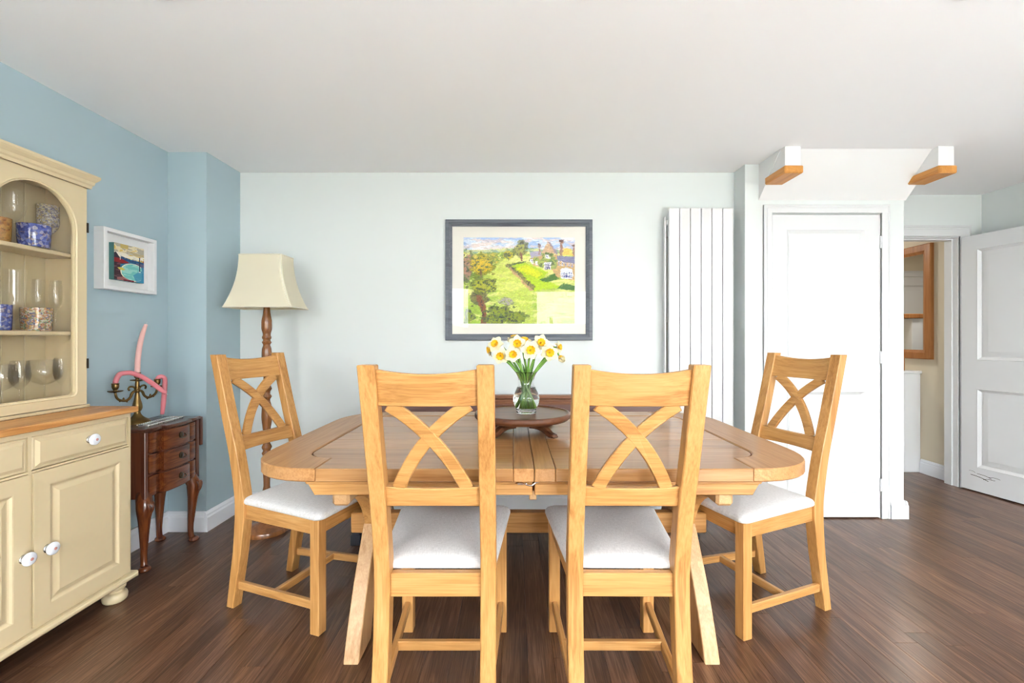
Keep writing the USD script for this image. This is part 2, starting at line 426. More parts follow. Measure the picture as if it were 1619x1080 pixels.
def bez(p0, p1, p2, n=12):
    t = np.linspace(0, 1, n)[:, None]; p0, p1, p2 = map(np.asarray, (p0, p1, p2))
    return (1 - t) ** 2 * p0 + 2 * t * (1 - t) * p1 + t * t * p2


def ribbon(c, w):
    c = np.asarray(c, float); t = np.gradient(c, axis=0); t /= np.linalg.norm(t, axis=1, keepdims=True)
    n = np.stack([-t[:, 1], t[:, 0]], 1) * w / 2
    return np.vstack([c - n, (c + n)[::-1]])


def frame_poly(x0, x1, y0, y1, holes):
    """Flat board with holes, extruded: (mesh builder) thickness set by the caller."""
    from shapely.geometry import Polygon
    return Polygon([(x0, y0), (x1, y0), (x1, y1), (x0, y1)], [list(h) for h in holes])


def board(x0, x1, y0, y1, holes, t):
    return trimesh.creation.extrude_polygon(frame_poly(x0, x1, y0, y1, holes), t, engine='earcut')


def sheet_y(x0, x1, y, z0, z1):
    """A pane of glass, one surface (so that light passes few boundaries)."""
    return tm([(x0, y, z0), (x1, y, z0), (x1, y, z1), (x0, y, z1)], [(0, 1, 2), (0, 2, 3)])


def rect(x0, x1, y0, y1):
    return [(x0, y0), (x1, y0), (x1, y1), (x0, y1)]


# ------------------------------------------------------------------ the room
CEIL, XL, YB, XR, YR = 2.31, -2.11, 3.033, 3.70, -1.2
YC, XC0, XC1, YH = 2.89, 1.51, 2.547, 3.50         # cupboard front, its sides, hall wall
XH, YF = 3.575, 5.6                                # hall: right wall, far wall
struct('ceiling', box(XL - .1, XR + .1, YR - .1, YF + .1, CEIL, CEIL + .1), 'ceiling_paint', 'plain matt white painted ceiling', 'ceiling')
struct('wall_left', box(XL - .1, XL, YR - .1, YB + .1, 0, CEIL), 'accent_paint', 'blue painted side wall behind the dresser and small picture', 'wall')
struct('wall_pier', box(XL, -1.873, 2.70, YB, 0, CEIL), 'accent_paint', 'blue painted chimney pier in the corner behind the small chest', 'wall')
struct('wall_back', box(-1.873 if False else XL, XC0, YB, YB + .1, 0, CEIL), 'wall_paint', 'pale green wall behind the table with the large picture', 'wall')
struct('wall_return', box(XC0 - .0, XC0 + .1, YC, YB + .1, 0, CEIL), 'wall_paint', 'narrow pale return wall between radiator and cupboard', 'wall')
DX0, DX1, DZ = 1.685, 2.39, 1.985                  # cupboard door opening
struct('wall_cupboard', on_back(board(XC0 + .0, XC1, 0, CEIL, [], .0001 + .0) if False else cat([
    on_back(board(XC0, DX0, 0, CEIL, [], .1), YC + .1), on_back(board(DX1, XC1, 0, CEIL, [], .1), YC + .1), on_back(board(DX0, DX1, DZ, CEIL, [], .1), YC + .1)]), 0) if False else cat([
    box(XC0 + .1, DX0, YC, YC + .1, 0, CEIL), box(DX1, XC1, YC, YC + .1, 0, CEIL), box(DX0, DX1, YC, YC + .1, DZ, CEIL), box(XC1 - .1, XC1, YC + .1, YH, 0, CEIL)]), 'wall_paint', 'pale painted cupboard wall around the closed white door', 'wall')
HX0, HX1, HZ = 2.70, 3.515, 1.975                  # hall doorway
struct('wall_hall', cat([box(XC1 - .1, HX0, YH, YH + .1, 0, CEIL), box(HX1, XR, YH, YH + .1, 0, CEIL), box(HX0, HX1, YH, YH + .1, HZ, CEIL)]), 'wall_paint', 'pale green wall above the open hall doorway', 'wall')
struct('wall_right', box(XR, XR + .1, YR - .1, YH + .1, 0, CEIL), 'wall_paint', 'pale green side wall behind the open white door', 'wall')
struct('wall_hall_right', box(XH, XH + .1, YH + .1, YF, 0, CEIL), 'hall_cream', 'cream hall wall with the pine framed mirror', 'wall')
struct('wall_hall_end', box(1.5, XH + .1, YF, YF + .1, 0, CEIL), 'hall_cream', 'cream end wall of the hall seen in the mirror', 'wall')
struct('wall_hall_left', box(1.5, 1.6, YH - .4, YF, 0, CEIL), 'hall_cream', 'cream hall wall hidden behind the cupboard', 'wall')
# rear wall behind the camera, with the window and the patio doors that light the room
W0, W1, WZ0, WZ1 = -2.0, -.685, .55, 2.06
P0, P1, PZ = .30, 3.3, 2.03
struct('wall_rear', cat([box(XL, W0, YR - .1, YR, 0, CEIL), box(W0, W1, YR - .1, YR, 0, WZ0), box(W0, W1, YR - .1, YR, WZ1, CEIL), box(W1, P0, YR - .1, YR, 0, CEIL), box(P0, P1, YR - .1, YR, PZ, CEIL), box(P1, XR, YR - .1, YR, 0, CEIL)]), 'wall_paint', 'pale rear wall with the garden window, behind the camera', 'wall')
w = thing('window_1', 'white framed garden window in the rear wall, behind the camera', 'window', ((W0 + W1) / 2, YR, WZ0), kind='structure')
obj('window_frame', axes(board(W0, W1, WZ0, WZ1, [rect(W0 + .06, (W0 + W1) / 2 - .03, WZ0 + .06, WZ1 - .06), rect((W0 + W1) / 2 + .03, W1 - .06, WZ0 + .06, WZ1 - .06)], .05), (1, 0, 0), (0, 0, 1), (0, -1, 0), (0, YR - .02, 0)), 'gloss_white', w, False)
for a, b in ((W0 + .06, (W0 + W1) / 2 - .03), ((W0 + W1) / 2 + .03, W1 - .06)):
    obj('pane', sheet_y(a, b, YR - .046, WZ0 + .06, WZ1 - .06), 'window_glass', w, False)
d = thing('door_1', 'white framed glazed patio doors in the rear wall, behind the camera', 'door', ((P0 + P1) / 2, YR, 0), kind='structure')
PM = (P0 + P1) / 2
obj('door_frame', axes(board(P0, P1, 0, PZ, [rect(P0 + .08, PM - .05, .1, PZ - .08), rect(PM + .05, P1 - .08, .1, PZ - .08)], .06), (1, 0, 0), (0, 0, 1), (0, -1, 0), (0, YR - .02, 0)), 'gloss_white', d, False)
for a, b in ((P0 + .08, PM - .05), (PM + .05, P1 - .08)):
    obj('pane', sheet_y(a, b, YR - .052, .1, PZ - .08), 'window_glass', d, False)
# garden
struct('patio', box(-8, 9, YR - 12, YR - .1, -.15, -.05), 'patio_stone', 'pale stone patio outside the rear doors', 'patio')
t = thing('trellis_fence', 'weathered timber trellis fence at the end of the patio', 'fence', (0, YR - 5, -.05))
fb = [box(-7 + 2 * k, -6.92 + 2 * k, YR - 5.04, YR - 4.96, -.05, 1.75) for k in range(8)]
for p in fb:
    obj('post', p, 'fence_wood', t, False)
lat = []
for k in range(60):
    x = -7 + k * .25
    lat += [bar((x, YR - 5, .0), (x + 1.6, YR - 5, 1.6), .012, .03, 0), bar((x + 1.6, YR - 5.014, .0), (x, YR - 5.014, 1.6), .012, .03, 0)]
obj('lattice', cat(lat), 'fence_wood', t, False, kind='stuff')
hb = trimesh.creation.box([16, .8, 1.5]).subdivide().subdivide().subdivide().subdivide()
hb.vertices += (meshkit.noise(hb.vertices * 5)[:, None] - .5) * np.array([.1, .4, .3]); hb.apply_translation((0, YR - 6, .75))
tag(obj('hedge', hb, 'hedge_green', None, True), 'green clipped hedge behind the trellis fence', 'hedge')

# floor: planks of their own on a base
fl = thing('floor', 'dark brown wood plank floor', 'floor', (0, 0, 0), kind='structure')
obj('base', box(XL - .1, XR + .1, YR - .1, YF + .1, -.08, -.013), 'dark_gap', fl, False)
PW, gapw = .094, .0006
rest, cnt = {k: [] for k in range(6)}, 0
for i in range(int((XR - XL) / PW) + 1):
    x0 = XL + i * PW; x1 = min(x0 + PW, XR)
    y = YR + RNG.uniform(-1.2, 0)
    while y < YF:
        L = RNG.uniform(1.15, 1.35)
        y0, y1 = max(y, YR), min(y + L, YF if x0 > 1.7 else 3.05)
        y += L
        if y1 - y0 < .02:
            continue
        m = box(x0 + gapw / 2, x1 - gapw / 2, y0 + gapw / 2, y1 - gapw / 2, -.013, 0, .0004)
        k = int(RNG.integers(6))
        vis = y1 > 1.45 and y0 < 4.6 and abs(x0 + .05) < 1.2 * y1 + .1
        if vis and cnt < 285:
            obj('plank', m, f'floor_wood_{k}', fl, False); cnt += 1
        else:
            rest[k].append(m)
for k in range(6):
    obj('plank_field', cat(rest[k]), f'floor_wood_{k}', fl, False, kind='stuff')

# skirting
SK = [(0, 0), (.018, 0), (.018, .085), (.013, .095), (.013, .105), (.006, .118), (0, .12)]


def skirt(p0, p1, n):
    """Skirting with its profile along p0 -> p1 on the floor; n points into the room."""
    p0, p1, n = np.array([*p0, 0.]), np.array([*p1, 0.]), np.array([*n, 0.]); L = np.linalg.norm(p1 - p0)
    return axes(loft(SK, [(0, 0), (0, L)]), n, (0, 0, 1), (p1 - p0) / L, p0)


struct('baseboard_left', cat([skirt((XL, YR), (XL, 2.70), (1, 0)), ]), 'skirting_white', 'white moulded skirting along the blue side wall', 'skirting')
struct('baseboard_pier', cat([skirt((XL, 2.70), (-1.8735, 2.70), (0, -1)), skirt((-1.873, 2.6815), (-1.873, YB), (1, 0))]), 'skirting_white', 'white moulded skirting around the blue pier', 'skirting')
struct('baseboard_back', skirt((-1.873, YB), (XC0, YB), (0, -1)), 'skirting_white', 'white moulded skirting under the large picture wall', 'skirting')
struct('baseboard_cupboard', cat([skirt((DX1 + .062, YC), (XC1 - .0005, YC), (0, -1)), skirt((XC1, YC - .0185), (XC1, YH), (1, 0)), skirt((XC0 + .0005, YC), (DX0 - .062, YC), (0, -1)), skirt((XC0, YC - .0185), (XC0, YB), (-1, 0))]), 'gloss_white', 'white skirting at the foot of the cupboard wall', 'skirting')
struct('baseboard_hall', skirt((XH, YH + .1), (XH, 3.88), (-1, 0)), 'skirting_white', 'white skirting on the cream hall wall', 'skirting')
struct('baseboard_right', skirt((XR, YR), (XR, YH), (-1, 0)), 'skirting_white', 'white skirting behind the open door', 'skirting')


def architrave(x0, x1, zt, Y, w=.058, name='architrave', parent=None, mat='gloss_white', side=-1):
    for (i0, i1, t) in ((0.004, w, .012), (0.004, w * .66, .016), (w * .8, w, .017)):
        pts = [(x0 - i1, 0), (x0 - i0, 0), (x0 - i0, zt + i0), (x1 + i0, zt + i0), (x1 + i0, 0), (x1 + i1, 0), (x1 + i1, zt + i1), (x0 - i1, zt + i1)]
        yield axes(ext(pts, t, .003), (1, 0, 0), (0, 0, 1), (0, side, 0), (0, Y, 0))


def panel_door(parent, w, h, panels, t=.035, mat='gloss_white', tr=None):
    """Leaf in local x 0..w, z 0..h, faces at y = 0 (front, -y) and y = t."""
    leaf = axes(board(0, w, 0, h, [rect(*p) for p in panels], t), (1, 0, 0), (0, 0, 1), (0, -1, 0), (0, t, 0))
    ms = [('door_leaf', leaf)]
    prof = [(0, 0), (.003, .003), (.012, -.004), (.022, -.011), (.030, -.011), (.034, -.009), (.065, -.004), (.066, -.004)]
    for p in panels:
        f = axes(ring_loft(*p, prof, cap=True), (1, 0, 0), (0, 0, 1), (0, -1, 0))
        g = axes(ring_loft(*p, prof, cap=True), (-1, 0, 0), (0, 0, 1), (0, 1, 0), (p[0] + p[1], t, 0))
        ms.append(('panel', cat([f, g])))
    for n, m in ms:
        if tr is not None:
            m.vertices = m.vertices @ tr[0].T + tr[1]
        obj(n, m, mat, parent, False if n == 'door_leaf' else 20)


# cupboard door
dw = DX1 - DX0 - .006
d = thing('door_2', 'closed white two panel cupboard door under the stairs', 'door', (DX0, YC, 0), kind='structure')
panel_door(d, dw, DZ - .012, [(.095, dw - .095, .93, DZ - .11), (.095, dw - .095, .16, .82)], tr=(np.eye(3), np.array([DX0 + .003, YC - .002, .008])))
for m in architrave(DX0, DX1, DZ, YC):
    obj('architrave', m, 'gloss_white', d, False)
for z in (1.80, 1.05, .22):
    obj('hinge', cat([lathe([(0, -.04), (.005, -.04), (.005, .04), (0, .04)], 10, (DX1 + .001, YC - .008, z)), box(DX1 - .004, DX1 + .006, YC - .006, YC - .003, z - .04, z + .04)]), 'gloss_white', d)
# hall doorway and open door
d = thing('door_3', 'open white two panel door folded back beside the hall doorway', 'door', (HX1, YH, 0), kind='structure')
ms = list(architrave(HX0, HX1, HZ, YH, .09))
for m in ms:
    obj('architrave', m, 'gloss_white', d, False)
obj('door_lining', cat([box(HX1 - .004, HX1 + .002, YH - .002, YH + .102, 0, HZ), box(HX1 - .014, HX1 - .004, YH + .04, YH + .1, 0, HZ), box(HX0, HX1 - .004, YH - .002, YH + .102, HZ - .004, HZ + .002), box(HX0, HX1 - .014, YH + .04, YH + .1, HZ - .014, HZ - .004)]), 'gloss_white', d, False)
dv = np.array([.19, -.982, 0.]); dv /= np.linalg.norm(dv)
nv = np.array([-dv[1], dv[0], 0.])                   # leaf thickness, away from the camera side
R = np.stack([dv, nv, (0, 0, 1.)], 1)
if np.linalg.det(R) < 0:
    R[:, 1] *= -1
org = np.array([HX1 - .005, YH - .03, .01])
panel_door(d, .762, HZ - .02, [(.10, .662, 1.00, HZ - .13), (.10, .662, .18, .78)], tr=(R, org))
scr = []
for (s0, z0, s1, z1, w0) in ((.06, .118, .17, .095, .004), (.10, .135, .19, .118, .003), (.14, .10, .21, .112, .003), (.17, .125, .24, .128, .0025), (.05, .145, .09, .138, .002)):
    c = np.array([[s0, z0], [(s0 + s1) / 2, (z0 + z1) / 2 + .006], [s1, z1]])
    g = loft(ribbon(spline_profile(c, 7), w0), [(0, 0), (0, .0008)]); g = axes(g, (1, 0, 0), (0, 0, 1), (0, -1, 0))
    g.vertices = g.vertices @ R.T + org; scr.append(g)
obj('scuff_mark', cat(scr), 'scuff_black', d, False, label='dark scratch marks near the door foot')

# stair bulkhead: sloping soffit over the cupboard door and two newel drops
SX0, SX1 = 1.60, 2.56
so = loft([(YC, 2.075), (YC, CEIL), (2.655, CEIL)], [(0, 0), (0, SX1 - SX0)])
struct('trim_1', in_yz(so, SX0), 'matt_white', 'white sloping stair soffit above the cupboard door', 'soffit')
for x0, side in ((1.604, 'left'), (2.51, 'right')):
    t = thing('newel_drop', f'white stair newel drop with an oak cap, {side} end of the soffit', 'newel', (x0 + .047, 2.68, 2.145))
    obj('post', box(x0, x0 + .094, 2.616, 2.83, 2.194, CEIL, .002), 'matt_white', t, False)
    obj('cap', box(x0 - .008, x0 + .104, 2.605, 2.815, 2.148, 2.194, .006), 'pine_cap', t, False, label='oak cap')
USED['/World', 'newel_drop'] = 2

for px, side in ((268, 'left'), (1520, 'right')):
    x = (px - CX) / F * 1.48
    t = thing('ceiling_disc', f'round white fitting on the ceiling, at the very top edge towards the {side}', 'ceiling fitting', (x, 1.428, CEIL - .014))
    obj('disc', lathe([(0, 0), (.042, 0), (.050, .004), (.053, .014), (0, .014)], 32, (x, 1.428, CEIL - .014)), 'matt_white', t, 40)

# hall: radiator cover, mirror, newel post, door, lamp
t = thing('radiator_cover', 'low white boxed cover against the cream hall wall', 'cover', (3.38, 4.4, 0))
obj('body', box(3.2, XH - .003, 3.885, 4.9, 0, .865, .003), 'gloss_white', t, False)
obj('top', box(3.175, XH - .003, 3.868, 4.92, .865, .89, .004), 'gloss_white', t, False)
t = thing('wall_mirror', 'pine framed mirror on the cream hall wall', 'mirror', (XH, 4.05, .995))
fr = ring_loft(3.765, 4.45, .995, 1.99, [(0, 0), (0, .028), (.006, .032), (.055, .03), (.08, .018), (.08, 0)], close=True)
obj('frame', axes(fr, (0, 1, 0), (0, 0, 1), (-1, 0, 0), (XH, 0, 0)), 'pine_z', t, False)
obj('mirror_glass', box(XH - .012, XH - .008, 3.84, 4.375, 1.07, 1.915), 'mirror_glass', t, False)
tag(obj('wooden_block', box(3.44, 3.475, 3.93, 3.96, .89, 1.005, .003), 'pine_z', None, False), 'small brown wooden block standing on the white hall cover', 'block')
t = thing('newel_post', 'white hall newel post with a wooden handrail, reflected in the mirror', 'newel', (2.62, 5.0, 0))
obj('post', box(2.56, 2.68, 4.94, 5.06, 0, 1.40, .004), 'gloss_white', t, False)
obj('handrail', box(2.54, 2.78, 4.92, 5.08, 1.40, 1.45, .006), 'pine_z', t, False)
d = thing('door_4', 'white hall door reflected in the mirror', 'door', (1.75, YF, 0), kind='structure')
for m in architrave(1.72, 2.48, 1.95, YF, .08):
    obj('architrave', m, 'gloss_white', d, False)
panel_door(d, .76, 1.95, [(.1, .66, .95, 1.85), (.1, .66, .15, .82)], tr=(np.eye(3), np.array([1.72, YF - .012, 0])))
t = thing('ceiling_lamp', 'round white ceiling lamp in the hall, out of view', 'lamp', (2.9, 4.6, CEIL))
obj('base', lathe([(0, 0), (.13, 0), (.13, -.03), (.12, -.035), (0, -.035)][::-1], 32, (2.9, 4.6, CEIL)), 'gloss_white', t)
hl = UsdLux.DiskLight.Define(stage, str(t.GetPath()) + '/light'); hl.CreateRadiusAttr(.115); hl.AddTranslateOp().Set((0, 0, -.04)); hl.CreateIntensityAttr(80.0); hl.CreateColorAttr((1, .93, .82))

# ------------------------------------------------------------------ oak chairs
YBK = PchipInterpolator([0, .12, .28, .44, .60, .85, 1.10], [-.300, -.282, -.260, -.251, -.272, -.335, -.400])
YTH = PchipInterpolator([0, .3, .44, .6, 1.10], [.038, .048, .055, .050, .042])
PX, PWX = .1835, .047


def lean(m, off, bow=0.0, half=.14):
    v = m.vertices.copy()
    v[:, 1] += YBK(np.clip(v[:, 2], 0, 1.1)) + off - bow * (1 - np.clip(v[:, 0] / half, -1, 1) ** 2)
    m.vertices = v
    return m


def xz(poly, t, b=.003):
    return axes(ext(poly, t, b), (1, 0, 0), (0, 0, 1), (0, -1, 0), (0, t, 0))


def strip(xs, lo, hi, t, b=.003):
    """A rail along x: one chamfered section per station, so that it can be bent."""
    v = []
    for x, l, h in zip(xs, lo, hi):
        v += [(x, 0, l + b), (x, b, l), (x, t - b, l), (x, t, l + b), (x, t, h - b), (x, t - b, h), (x, b, h), (x, 0, h - b)]
    f = []
    for i in range(len(xs) - 1):
        for j in range(8):
            a, c = 8 * i + j, 8 * i + (j + 1) % 8
            f += [(a, c, c + 8), (a, c + 8, a + 8)]
    for o, fl_ in ((0, 1), (8 * (len(xs) - 1), -1)):
        for j in range(1, 7):
            f.append((o, o + j, o + j + 1)[::-fl_])
    m = tm(v, f); m.fix_normals()
    return m


def make_chair(label, loc, rotz):
    t = thing('dining_chair', label, 'chair', loc, rotz, 'oak dining chairs around the table')
    zs = np.linspace(0, 1.10, 23)
    side = np.vstack([np.column_stack([YBK(zs), zs]), np.column_stack([YBK(zs) + YTH(zs), zs])[::-1]])
    for s in (-1, 1):
        obj('back_post', in_yz(ext(side, PWX, .003), -PX if s < 0 else PX - PWX), 'oak_z', t, 40, local=True)
    hw = PX - PWX + .002
    xs = np.linspace(-hw, hw, 15)
    obj('crest_rail', lean(strip(xs, np.full(15, .985), 1.088 - .013 * (1 - (xs / hw) ** 2), .024), .012, .014, hw), 'oak_x', t, 40, local=True)
    obj('lower_rail', lean(strip(xs, .676 + .004 * (1 - (xs / hw) ** 2), .740 - .004 * (1 - (xs / hw) ** 2), .022), .014, .008, hw), 'oak_x', t, 40, local=True)
    for k, s in enumerate((-1, 1)):
        c = bez((s * -.108, .985), (s * .026, .900), (s * .098, .738), 18)
        c = np.vstack([c[0] + (c[0] - c[1]) * .25, c, c[-1] + (c[-1] - c[-2]) * .25])
        obj('cross_slat', lean(xz(ribbon(c, .039), .017 if k else .0165), .0165 - .0007 * k, .009, hw), 'oak_x' if k else 'oak_x', t, 40, local=True)
    FX = .2085
    for s in (-1, 1):
        obj('front_leg', box(s * FX, s * (FX - .044), .182, .226, 0, .456, .003), 'oak_z', t, False, local=True)
    for s in (-1, 1):
        obj('side_rail', bar((s * (PX - .024), -.20, .424), (s * (FX - .022), .186, .424), .022, .066), 'oak_y', t, False, local=True)
    obj('front_rail', box(-FX + .043, FX - .043, .193, .215, .392, .456, .002), 'oak_x', t, False, local=True)
    obj('back_rail', box(-PX + PWX - .002, PX - PWX + .002, -.238, -.212, .388, .46, .003), 'oak_x', t, False, local=True)
    for s in (-1, 1):
        obj('side_stretcher', bar((s * (PX - .022), -.245, .098), (s * (FX - .022), .186, .108), .02, .034), 'oak_y', t, False, local=True)
    obj('cross_stretcher', bar((-.176, -.035, .104), (.176, -.035, .104), .02, .032), 'oak_x', t, False, local=True)
    # upholstered seat pad
    p = []
    for (cx, cy, a0, r) in ((.190, .212, 0, .03), (-.190, .212, 90, .03), (-.162, -.190, 180, .018), (.162, -.190, 270, .018)):
        for k in range(7):
            a = math.radians(a0 + 15 * k); p.append((cx + r * math.cos(a), cy + r * math.sin(a)))
    p2 = []
    for k in range(len(p)):
        a, b = np.array(p[k]), np.array(p[(k + 1) % len(p)])
        n = max(1, int(np.linalg.norm(b - a) / .04))
        p2 += [a + (b - a) * j / n for j in range(n)]
    p2 = np.array(p2); cen = np.array([0, .02]); P = len(p2)
    rings = [(.96, .455), (.995, .459), (1.012, .466), (1.01, .475), (.985, .484), (.94, .490), (.85, .4955), (.70, .4995), (.45, .503), (.2, .5045)]
    pv = np.vstack([np.column_stack([cen + (p2 - cen) * k, np.full(P, z)]) for k, z in rings] + [[(*cen, .455)], [(*cen, .505)]])
    pf = []
    for i in range(len(rings) - 1):
        for j in range(P):
            a, b = i * P + j, i * P + (j + 1) % P
            pf += [(a, b, b + P), (a, b + P, a + P)]
    for j in range(P):
        k = (j + 1) % P; e = (len(rings) - 1) * P
        pf += [(k, j, len(pv) - 2), (e + j, e + k, len(pv) - 1)]
    pad = tm(pv, pf)
    obj('seat_pad', pad, 'seat_fabric', t, True, local=True, label='pale grey upholstered seat pad')
    return t


ch = make_chair('oak cross-back dining chair with its back to the viewer, left one of the near pair', (-.236, 1.579, 0), 0)
dup(ch, (.348, 1.579, 0), math.radians(-.5), 'oak cross-back dining chair with its back to the viewer, right one of the near pair')
dup(ch, (-.911, 2.007, 0), math.radians(-109), 'oak cross-back dining chair at the left end of the table, before the lamp')
dup(ch, (1.030, 1.982, 0), math.radians(110), 'oak cross-back dining chair at the right end of the table, before the cupboard')

# ------------------------------------------------------------------ trestle table
TX, TY, TZ = .065, 1.925, .765
t = thing('dining_table', 'oak extending trestle dining table with rounded ends', 'table', (TX, TY, 0))
HL, HWY, TH = .955, .545, .042


def end_outline(half_len, half_w, r, n=10):
    """Right end of the top, from (x, -w) round to (x, +w), as a smooth super-ellipse corner."""
    pts = []
    for k in range(n + 1):
        a = math.radians(-90 + 90 * k / n); e = 2 / 2.3
        pts.append((half_len - r + r * abs(math.cos(a)) ** e, -(half_w - r) - r * abs(math.sin(a)) ** e))
    return pts + [(x, -y) for x, y in reversed(pts)]


for s in (-1, 1):
    fl_ = lambda m: m if s > 0 else axes(m, (-1, 0, 0), (0, 1, 0), (0, 0, 1))
    put = lambda m: (m.apply_translation((TX, TY, 0)), m)[1]
    z0 = TZ - TH
    rc, gap = .27, .0012
    eo = np.array(end_outline(HL, HWY, rc))
    xin, ye = HL - .165, HWY - .132                 # inner panel edge
    ir = .10
    # end piece, between the rounded end and the inner panel
    e_out = [p for p in eo if p[0] > HL - rc - .001]
    inner = rrect(-1, xin, -ye, ye, ir, 8)
    in_c = [p for p in inner if p[0] > xin - ir - 1e-6]
    pts_end = [(HL - rc, -HWY)] + e_out + [(HL - rc, HWY), (HL - rc, ye)] + [p for p in reversed(in_c)] + [(HL - rc, -ye)]
    q = []
    for p in pts_end:
        if not q or math.hypot(p[0] - q[-1][0], p[1] - q[-1][1]) > 1e-4:
            q.append(p)
    b = .004
    zz = lambda m, dz=0: (m.apply_translation((0, 0, z0 + dz)), m)[1]
    bev = lambda h: [(0.004, 0), (0, .004), (0, h - .004), (0.0025, h - .001), (.004, h)]
    obj('end_board', put(fl_(zz(loft(q, bev(TH))))), 'table_end_y', t, 25)
    x0 = .0012
    for sy in (-1, 1):
        obj('edge_board', put(fl_(zz(box(.0665, HL - rc - .0003, sy * (ye + .001), sy * HWY, 0, TH, .003)))), f'table_top_{1 if sy > 0 else 0}', t, False)
    obj('breadboard', put(fl_(zz(box(x0, .0655, -HWY, HWY, 0, TH, .0025)))), 'table_cross', t, False)
    nb = 6
    yy = np.linspace(-ye, ye, nb + 1)
    from shapely.geometry import Polygon, box as sbox
    pan = Polygon(rrect(-1, xin - .006, -ye + .0025, ye - .0025, ir - .006, 8)).intersection(sbox(.0675, -2, 2, 2))
    for k in range(nb):
        g = pan.intersection(sbox(-2, yy[k] + .0003, 2, yy[k + 1] - .0003))
        obj('panel_board', put(fl_(zz(loft(np.array(g.exterior.coords)[:-1], [(0, 0), (0, TH - .0035), (.001, TH - .0025)])))), f'table_top_{(k * 2 + (s > 0)) % 3}', t, False)
    # slide rails under the top with slanted ends
    for yy_ in (-.475, .475):
        pr = [(0.004, z0 - .024), (.738, z0 - .024), (.752, z0), (0.004, z0)]
        pr2 = [(0.004, z0 - .060), (.712, z0 - .060), (.733, z0 - .024), (0.004, z0 - .024)]
        for nm, pg, th in (('slide_rail', pr, .03), ('apron_rail', pr2, .026)):
            m = axes(ext(pg, th, .002), (1, 0, 0), (0, 0, 1), (0, -1, 0), (0, yy_ + th / 2, 0))
            obj(nm, put(fl_(m)), 'oak_x', t, False)
    # trestle
    X = TX + s * .650
    wz = .056
    for sy in (-1, 1):
        fy = lambda m: m if sy < 0 else axes(m, (1, 0, 0), (0, -1, 0), (0, 0, 1), (0, 2 * TY, 0))
        outer = spline_profile([(-.335, 0), (-.245, .207), (-.165, .34), (-.115, .415)], 10)
        innr = bez((0, .30), (-.115, .27), (-.195, 0), 10)
        leg = np.vstack([outer[::-1], innr[::-1] if False else outer[:0], ])
        leg = np.vstack([[(-.195, 0)], bez((-.195, 0), (-.115, .27), (0, .30), 10)[1:], [(0, .415)], outer[::-1]])
        obj('trestle_leg', fy(in_yz(ext(np.array(leg) + [TY, 0], wz, .003), X - wz / 2)), 'oak_pale_z', t, 30)
        arm = np.vstack([[(0, .415)], [(0, .475)], bez((0, .475), (-.16, .49), (-.235, .612), 10)[1:], [(-.36, .612)], bez((-.36, .612), (-.16, .565), (-.115, .415), 10)[1:]])
        obj('trestle_arm', fy(in_yz(ext(np.array(arm) + [TY, 0], wz - .002, .003), X - wz / 2 + .001)), 'oak_y', t, 30)
    obj('bearer', box(X - .029, X + .029, TY - .43, TY + .43, .604, .662, .009), 'oak_pale_y', t, False)
    obj('runner_block', box(X - s * .055, X - s * .085, TY - .36, TY + .36, .640, .664, .002), 'oak_pale_y', t, False)
obj('stretcher', box(TX - .765, TX + .765, TY - .024, TY + .024, .335, .422, .005), 'oak_x', t, False)
obj('centre_block', box(TX - .012, TX + .012, TY - .44, TY + .44, .630, .662, .002), 'oak_pale_y', t, False)
c0 = at(833, 765, TY - .502)
clip = cat([tube(np.array([c0 + (-.035, 0, .001), c0 + (-.02, -.006, .006), c0 + (0, -.008, -.001), c0 + (.014, -.006, -.004), c0 + (.03, -.006, .006), c0 + (.042, 0, .008)]), .0022, 6, smooth=24), box(c0[0] - .03, c0[0] + .0, c0[1] - .004, c0[1] + .004, c0[2] - .002, c0[2] + .003)])
obj('table_catch', clip, 'chrome', t, label='chrome wire catch joining the two halves')

# bench behind the table
t = thing('bench', 'brown wooden bench with a moulded back rail against the wall behind the table', 'bench', (TX, 2.68, 0))
bx0, bx1 = -.925, 1.055
prof = [(0, 0), (.03, 0), (.03, .012), (.024, .018), (.024, .032), (.034, .040), (.034, .05), (.026, .058), (.0, .062)]
obj('top_rail', axes(loft(prof, [(0, 0), (0, bx1 - bx0)]), (0, -1, 0), (0, 0, 1), (1, 0, 0), (bx0, 2.85, .752)), 'bench_wood', t, False)
obj('back_panel', box(bx0 + .03, bx1 - .03, 2.822, 2.84, .42, .752), 'bench_panel', t, False)
obj('seat', box(bx0, bx1, 2.50, 2.84, .40, .43, .005), 'bench_wood', t, False)
for x in (bx0 + .03, bx1 - .03):
    for y in (2.53, 2.815):
        obj('leg', cat([box(x - .022, x + .022, y - .022, y + .022, .03, .40, .003), box(x - .029, x + .029, y - .029, y + .029, 0, .06, .004)]), 'slate_paint', t, False, label='slate grey painted leg')
    obj('back_post', box(x - .022, x + .022, 2.80, 2.84, .43, .755, .003), 'bench_wood', t, False)

